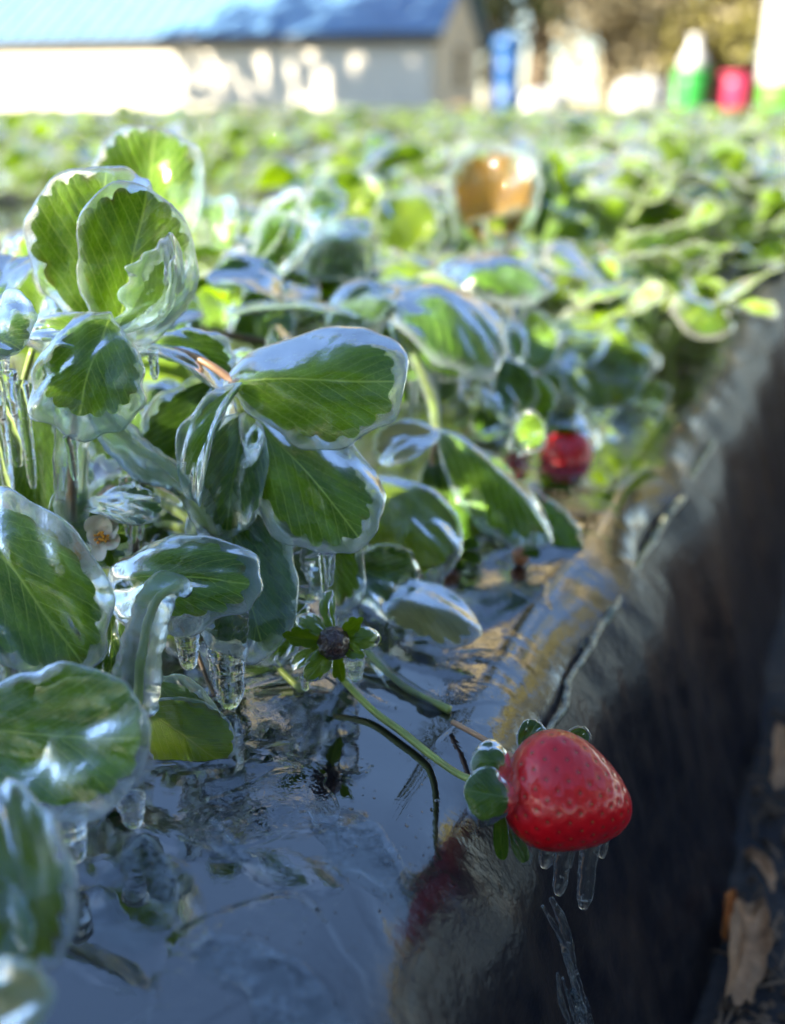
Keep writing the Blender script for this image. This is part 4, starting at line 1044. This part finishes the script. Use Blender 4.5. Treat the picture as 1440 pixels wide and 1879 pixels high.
for i, (d, px, k, p, rw) in enumerate(cand):
    nth = ORD[rowcount.get(rw, 0)]; rowcount[rw] = rowcount.get(rw, 0) + 1; where = nth + ' in the ' + ORD[rw] + ' row from the bed edge'
    r = random.Random(900 + i)
    if d < 3.0:
        near_plant(p, r, ('iced plant behind the foreground leaves, ' if d < 1.3 else 'softly blurred iced plant, ') + where, r.uniform(.1, .5))
    elif i < 290:
        o = bpy.data.objects.new('strawberry_plant', farmesh[r.randrange(5)]); C.objects.link(o)
        o.location = p; o.rotation_euler = (0, 0, r.uniform(0, 6.28)); o.scale = [r.uniform(.85, 1.15)] * 3; o.color = (.35, .9, r.random(), 1)
        tag(o, 'far frosty plant, ' + where, 'strawberry plant', FG)
    else: stufflay.append((Vector(p), plant_layout(r, 5)))
V, F, MI, UVs, RD = merge_plants(stufflay, low=True)
o = mesh_obj('strawberry_rows', V, F, [LEAFF, ICET], uv=UVs, rad=RD); o.data.polygons.foreach_set('material_index', MI); o.color = (.4, .9, .5, 1)
tag(o, 'far frosty strawberry rows merging into a pale green band', 'strawberry plants', kind='stuff')
print('cand', len(cand), 'near', sum(1 for c in cand if c[0] < 3), 'stuff', len(stufflay))

# ------------------------------------------------------------------ building
def box(V, F, c, ax, ay, az):
    b = len(V)
    for sx in (-1, 1):
        for sy in (-1, 1):
            for sz in (-1, 1): V.append(np.array(c) + np.array(ax) * sx + np.array(ay) * sy + np.array(az) * sz)
    for f in ((0, 1, 3, 2), (4, 6, 7, 5), (0, 4, 5, 1), (2, 3, 7, 6), (0, 2, 6, 4), (1, 5, 7, 3)): F.append(tuple(b + i for i in f))
WALL = simple('white_wall', (.86, .79, .66), .6, .05, 2)
ROOF = simple('blue_roof', (.14, .29, .50), .35, .12, 3)
TRIMM = simple('eave_trim', (.12, .11, .10), .6, .1, 5)
DARKG = simple('dark_window', (.05, .06, .07), .2, .2, 5)
ya = 25.0
def gxy(px, y): return np.array([(px - W0 / 2) / FPX * y * cp * (1 + 0), y, 0])
Bc = gxy(790, ya)                     # near right corner
gdir = unit(gxy(872, 29.0) - Bc); wdir = np.array([-gdir[1], gdir[0], 0])
LW, LG = 11.6, 4.2; EH = 1.50 + CAMZ; RH = 2.75 + CAMZ; Z3 = np.array([0, 0, 1.0])
hb = thing('white_building', Bc * 1.0 + np.array([0, 0, -HB]), 'long low white building with blue roof behind the field', 'building')
def wallbox(name, a, b, z0, z1, th, mat, par=hb):
    V = []; F = []; d = (b - a) / 2; c = (a + b) / 2; nn = unit(np.cross(d, Z3)); box(V, F, c + Z3 * (z0 + z1) / 2, d, nn * th / 2, Z3 * (z1 - z0) / 2)
    return mesh_obj(name, V, F, mat, par, smooth=False)
wallbox('wall', Bc, Bc + wdir * LW, -HB, EH, .12, WALL)
wallbox('wall', Bc + gdir * .07, Bc + gdir * LG, -HB, EH - .002, .12, WALL)
wallbox('wall', Bc + gdir * LG, Bc + gdir * LG + wdir * LW, -HB, EH, .12, WALL)
wallbox('wall', Bc + wdir * LW + gdir * .07, Bc + gdir * (LG - .07) + wdir * LW, -HB, EH - .002, .12, WALL)
for w_ in (.0, LW):
    a = Bc + wdir * w_; V = []
    for t_ in (-.06, .06):
        for q, z in ((0, EH), (LG, EH), (LG / 2, RH - .05)): V.append(a + gdir * q + wdir * t_ + Z3 * z)
    mesh_obj('gable', V, [(0, 1, 2), (5, 4, 3), (0, 3, 4, 1), (1, 4, 5, 2), (2, 5, 3, 0)], WALL, hb, smooth=False)
sl_ = unit(gdir * LG / 2 + Z3 * (RH - EH)); nrm = unit(np.cross(wdir, sl_)); nrm = nrm * np.sign(nrm[2])
for side in (0, 1):
    g0 = gdir if side == 0 else -gdir
    s_ = unit(g0 * LG / 2 + Z3 * (RH - EH)); nn = unit(np.cross(wdir, s_)); nn = nn * np.sign(nn[2])
    eave = (Bc if side == 0 else Bc + gdir * LG) + Z3 * EH - s_ * .3
    Ls = math.hypot(LG / 2, RH - EH) + .3
    c = eave + s_ * Ls / 2 + wdir * LW / 2 + nn * .09
    V = []; F = []; box(V, F, c, wdir * (LW / 2 + .3), s_ * (Ls / 2), nn * .04); rf = mesh_obj('roof', V, F, ROOF, hb, smooth=False)
    V = []; F = []
    for q in np.linspace(-LW / 2 - .2, LW / 2 + .2, 30): box(V, F, c + wdir * q + nn * .055, wdir * .02, s_ * (Ls / 2 - .01), nn * .015)
    sm = mesh_obj('roof_seams', V, F, ROOF, rf, smooth=False); sm['kind'] = 'stuff'
    V = []; F = []; box(V, F, eave + wdir * LW / 2 - s_ * .02, wdir * (LW / 2 + .3), s_ * .018, nn * .09); mesh_obj('fascia', V, F, TRIMM, hb, smooth=False)
wn_ = Bc + gdir * LG * .55 - wdir * .07
V = []; F = []; box(V, F, wn_ + Z3 * 1.05, gdir * .38, wdir * .03, Z3 * .42); wf = mesh_obj('window', V, F, TRIMM, hb, smooth=False)
V = []; F = []; box(V, F, wn_ - wdir * .032 + Z3 * 1.05, gdir * .32, wdir * .01, Z3 * .36); mesh_obj('pane', V, F, DARKG, wf, smooth=False)
# a second pale building beyond the left edge
hb2 = thing('white_shed', (-12.6, 31, -HB), 'second white building cut off by the left edge', 'building')
V = []; F = []; box(V, F, (-13.5, 31, 1.5), (1.9, 0, 0), (0, 2, 0), (0, 0, 1.7)); mesh_obj('wall', V, F, WALL, hb2, smooth=False)
V = []; F = []; box(V, F, (-13.5, 31, 3.3), (2.1, 0, 0), (0, 2.2, 0), (0, 0, .08)); mesh_obj('roof', V, F, ROOF, hb2, smooth=False)

# ------------------------------------------------------------------ blurred things at the field edge
def lathe(name, prof, c, mat, par, seg=28, sx=1, sy=1):
    V = []; F = []
    for z, r in prof:
        for j in range(seg): a = 2 * math.pi * j / seg; V.append((c[0] + r * math.cos(a) * sx, c[1] + r * math.sin(a) * sy, c[2] + z))
    n = len(prof)
    for i in range(n - 1):
        for j in range(seg): F.append((i * seg + j, i * seg + (j + 1) % seg, (i + 1) * seg + (j + 1) % seg, (i + 1) * seg + j))
    F.append(tuple(range(seg))[::-1]); F.append(tuple((n - 1) * seg + j for j in range(seg)))
    return mesh_obj(name, V, F, mat, par)
def zpx(py, y): return CAMZ + (195 - py) / FPX * y * 1.07
def at(px, y): return gxy(px, y)
def cm(n, c, r=.4): return simple(n, c, r, .1, 3)
y = 20.0; c = at(930, y); c[2] = -HB
t = thing('blue_drum_stand', c, 'tall narrow blue tank standing right of the white building', 'tank')
lathe('tank', [(0, .20), (.02, .22), (.5, .21), (.52, .225), (.56, .225), (.58, .21), (1.0, .21), (1.02, .225), (1.06, .225), (1.08, .21), (1.30, .21)], c, cm('blue_plastic', (.02, .09, .27)), t)
lathe('lid', [(1.30, .25), (1.42, .26), (1.50, .24), (1.54, .10)], c, cm('blue_lid', (.03, .11, .30)), t)
WC = cm('white_cover', (.50, .50, .50)); STRAP = cm('strap_grey', (.2, .2, .2))
for (x0, x1, y0, lab) in ((955, 1045, 168, 'rounded white covered bale, nearer the blue tank'), (1128, 1222, 152, 'larger bright white covered bale at the field edge')):
    y = 20.; c = at((x0 + x1) / 2, y); c[2] = -HB; w = (x1 - x0) / 2 / FPX * y; h = zpx(y0, y) + HB
    t = thing('covered_bale', c, lab, 'bale', 'white covered bales')
    prof = [(h * q, w * (1 - abs(2 * q - 1) ** 3.2) ** .3 + .01) for q in np.linspace(.0, 1, 12)]
    lathe('cover', prof, c, WC, t, sy=.7)
    V = []; F = []
    for q in (-.4, .4): box(V, F, c + np.array([q * w, 0, h * .45]), (.02, 0, 0), (0, w * .72, 0), (0, 0, h * .5))
    mesh_obj('strap', V, F, STRAP, t, smooth=False)
for (xc, hwp, ytop, ybot, col, lab, sack) in ((1266, 30, 140, 196, (.03, .30, .05), 'bright green tub holding a white sack at the field edge', 1), (1349, 28, 145, 200, (.45, .03, .09), 'pink-red tub at the field edge between the green ones', 0), (1428, 44, 160, 222, (.10, .32, .04), 'light green tub cut by the right edge', 0), (1306, 16, 150, 200, (.06, .02, .01), 'dark brown tub between the green and pink ones', 0)):
    y = 18.; c = at(xc, y); c[2] = -HB; w = hwp / FPX * y; h = zpx(ytop, y) + HB
    t = thing('tub', c, lab, 'tub', 'coloured tubs at the field edge')
    lathe('body', [(0, w * .7), (h * .3, w * .92), (h * .8, w), (h * .94, w)], c, cm('tub_paint', col), t)
    lathe('rim', [(h * .94, w * 1.08), (h, w * 1.08), (h + .001, w * .9), (h * .96, w * .6)], c, cm('tub_rim', col), t)
    if sack: lathe('sack', [(h * .93, w * .8), (h * 1.15, w * .75), (h * 1.3, w * .45), (h * 1.42, w * .3), (h * 1.5, w * .38)], c, WC, t)
y = 24.; c = at(1416, y); c[2] = -HB; c[0] += .25
t = thing('white_tank', c, 'tall white upright tank at the top right corner', 'tank')
lathe('body', [(0, .5), (.1, .56), (1.0, .56), (1.05, .59), (1.1, .56), (2.6, .54), (2.8, .4)], c, WC, t)
lathe('lid', [(2.8, .3), (2.9, .3), (2.95, .12)], c, WC, t)
y = 17.; c = at(842, y); c[2] = -HB
t = thing('wooden_post', c, 'short tan wooden post in front of the building gable', 'post')
V = []; F = []; box(V, F, c + Z3 * .2, (.10, 0, 0), (0, .06, 0), (0, 0, .22)); mesh_obj('shaft', V, F, cm('wood_tan', (.5, .33, .15), .8), t, smooth=False)
V = []; F = []; box(V, F, c + Z3 * .44, (.12, 0, 0), (0, .08, 0), (0, 0, .018)); mesh_obj('cap', V, F, cm('wood_cap', (.4, .26, .12), .8), t, smooth=False)

# ------------------------------------------------------------------ trees
def crown_mat(name, a, b):
    m = M(name); oi = m.n('ObjectInfo'); nz = m.noise(m.obj(), 1.1, 3)
    c = m.mixc(m.ramp(nz, .35, .7), a, b); c = m.mixc(m.math('MULTIPLY', oi.outputs['Random'], .5), c, b)
    d = m.n('BsdfDiffuse'); t = m.n('BsdfTranslucent'); m.l(c, d.inputs[0]); m.l(c, t.inputs[0])
    return m.done(m.mixs(.25, d.outputs[0], t.outputs[0]))
OLIVE = crown_mat('foliage_olive', (.16, .16, .04), (.34, .30, .10))
TAN = crown_mat('foliage_tan', (.40, .34, .22), (.62, .54, .36))
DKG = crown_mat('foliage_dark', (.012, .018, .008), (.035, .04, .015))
BARK = simple('bark', (.10, .075, .05), .9, .3, 3)
def crown_mesh(seed, n, size, lo=.25):
    r = np.random.RandomState(seed); V = []; F = []
    cl = [(r.randn(3) * [.26, .26, .22] + [0, 0, .62], r.uniform(.16, .30)) for _ in range(14)]
    for i in range(n):
        c, s = cl[r.randint(14)]; p = c + unit(r.randn(3)) * s * r.rand() ** .4
        if p[2] < lo: p[2] = lo + r.rand() * .1
        a = unit(r.randn(3)); b = unit(np.cross(a, r.randn(3))); z = size * r.uniform(.5, 1.3); k = len(V)
        V += [p - a * z, p - b * z * .6, p + a * z, p + b * z * .6]; F.append((k, k + 1, k + 2, k + 3))
    return V, F
crowns = {}
def tree(x, y, h, w, mt, label, var=0, n=1500, size=.035, group='trees behind the field', lo=.25):
    t = thing('tree', (x, y, -HB), label, 'tree', group)
    key = (var, n, size, lo)
    if key not in crowns:
        V, F = crown_mesh(var, n, size, lo); o = mesh_obj('crown', V, F, mt, None, smooth=False); crowns[key] = o.data; o.data.materials.clear(); o.data.materials.append(mt); bpy.data.objects.remove(o)
    me = crowns[key]
    o = bpy.data.objects.new('crown', me); C.objects.link(o); o.parent = t; o.scale = (w, w, h)
    o.rotation_euler = (0, 0, (x * 7 + y) % 6.28)
    if len(me.materials): o.material_slots[0].link = 'OBJECT'; o.material_slots[0].material = mt
    V, F = tube_geo([(0, 0, -.2), (.02 * w, 0, h * .3), (0, .03 * w, h * .62), (0, 0, h * .85)], [h * .022, h * .017, h * .011, h * .004], k=3, seg=8, wob=.05)
    tr = mesh_obj('trunk', V, F, BARK, t, world=False)
    for k in range(4):
        a = k * 1.7; b = np.array([0, 0, h * (.35 + .09 * k)]); e = b + np.array([math.cos(a) * w * .22, math.sin(a) * w * .22, h * .2])
        V, F = tube_geo([b, (b + e) / 2 + [0, 0, h * .02], e], [h * .009, h * .006, h * .003], k=3, seg=6); mesh_obj('limb', V, F, BARK, tr, world=False)
    return t
tr_ = random.Random(12)
lab = {0: 'tan-leaved winter tree in the sunlit wood', 1: 'olive green tree in the wood behind the field', 2: 'dark tree at the back of the wood'}
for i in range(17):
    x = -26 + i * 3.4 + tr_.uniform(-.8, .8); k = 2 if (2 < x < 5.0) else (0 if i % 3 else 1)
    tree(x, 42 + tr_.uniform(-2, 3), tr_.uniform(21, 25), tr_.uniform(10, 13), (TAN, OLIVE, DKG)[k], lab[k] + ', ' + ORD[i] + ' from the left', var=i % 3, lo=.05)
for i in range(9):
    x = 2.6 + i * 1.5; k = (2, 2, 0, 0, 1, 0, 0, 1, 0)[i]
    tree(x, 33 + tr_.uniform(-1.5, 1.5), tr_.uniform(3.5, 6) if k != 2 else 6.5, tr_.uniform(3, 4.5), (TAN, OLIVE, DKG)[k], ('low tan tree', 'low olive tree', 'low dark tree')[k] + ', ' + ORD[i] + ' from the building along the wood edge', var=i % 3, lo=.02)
for i in range(11):  # unseen trees added so the bed side reflects a dark horizon
    a = R(38 + i * 10.5); d_ = 34 + tr_.uniform(-2, 2)
    tree(d_ * math.sin(a), d_ * math.cos(a), tr_.uniform(15, 18), tr_.uniform(9, 11), (DKG, OLIVE, DKG)[i % 3], lab[(2, 1, 2)[i % 3]].replace('in the sunlit wood', '').replace('in the wood behind the field', '').replace('at the back of the wood', '').strip() + ' added unseen beyond the right side, ' + ORD[i] + ' round the edge', var=i % 3, lo=.05)
for i in range(9):  # unseen trees added to cut sky light and darken reflections
    a = R(120 + i * 12); d_ = 15 + tr_.uniform(-1.5, 1.5)
    tree(d_ * math.sin(a), d_ * math.cos(a), tr_.uniform(10, 13), tr_.uniform(5, 6.5), (DKG, OLIVE)[i % 2], ('dark', 'olive')[i % 2] + ' unseen tree added behind the viewer, ' + ORD[i] + ' from the right', var=i % 3, lo=.05)
for i in range(9):  # unseen trees added to dim the bright horizon seen in the ice
    a = R(236 + i * 10); d_ = 44 + tr_.uniform(-1.5, 1.5)
    tree(d_ * math.sin(a), d_ * math.cos(a), tr_.uniform(8, 10), tr_.uniform(8, 9.5), (DKG, OLIVE)[i % 2], ('dark', 'olive')[i % 2] + ' unseen tree added far to the left, ' + ORD[i] + ' round the edge', var=i % 3, lo=.05)
# unseen trees added to shade the foreground, then one shading the building's right half
SH = [(-.42, -.42, 6.0, 1.55, 0), (.10, -1.1, 7.0, 2.1, 1), (-1.7, -1.25, 7.5, 2.0, 2)]
for gx, gy, dist, sz, v in SH:
    c = Vector((gx, gy, 0)) + SUN * dist
    tree(c.x, c.y, c.z / .62, sz, OLIVE, ('unseen leafy tree added left of the viewer to shade the near plants', 'unseen leafy tree added behind the viewer to shade the aisle', 'unseen leafy tree added behind the viewer for shade, farthest left')[v], var=10 + v, n=5200, size=.05, group='added trees shading the near bed', lo=.3)
wc_ = Bc + wdir * 1.0; wc_[2] = .9
c = Vector(wc_) + SUN * 14
tree(c.x, c.y, c.z / .62, 4.5, OLIVE, 'leafy tree whose shade falls on the building', var=20, n=1500, size=.045, group='trees shading the building', lo=.35)
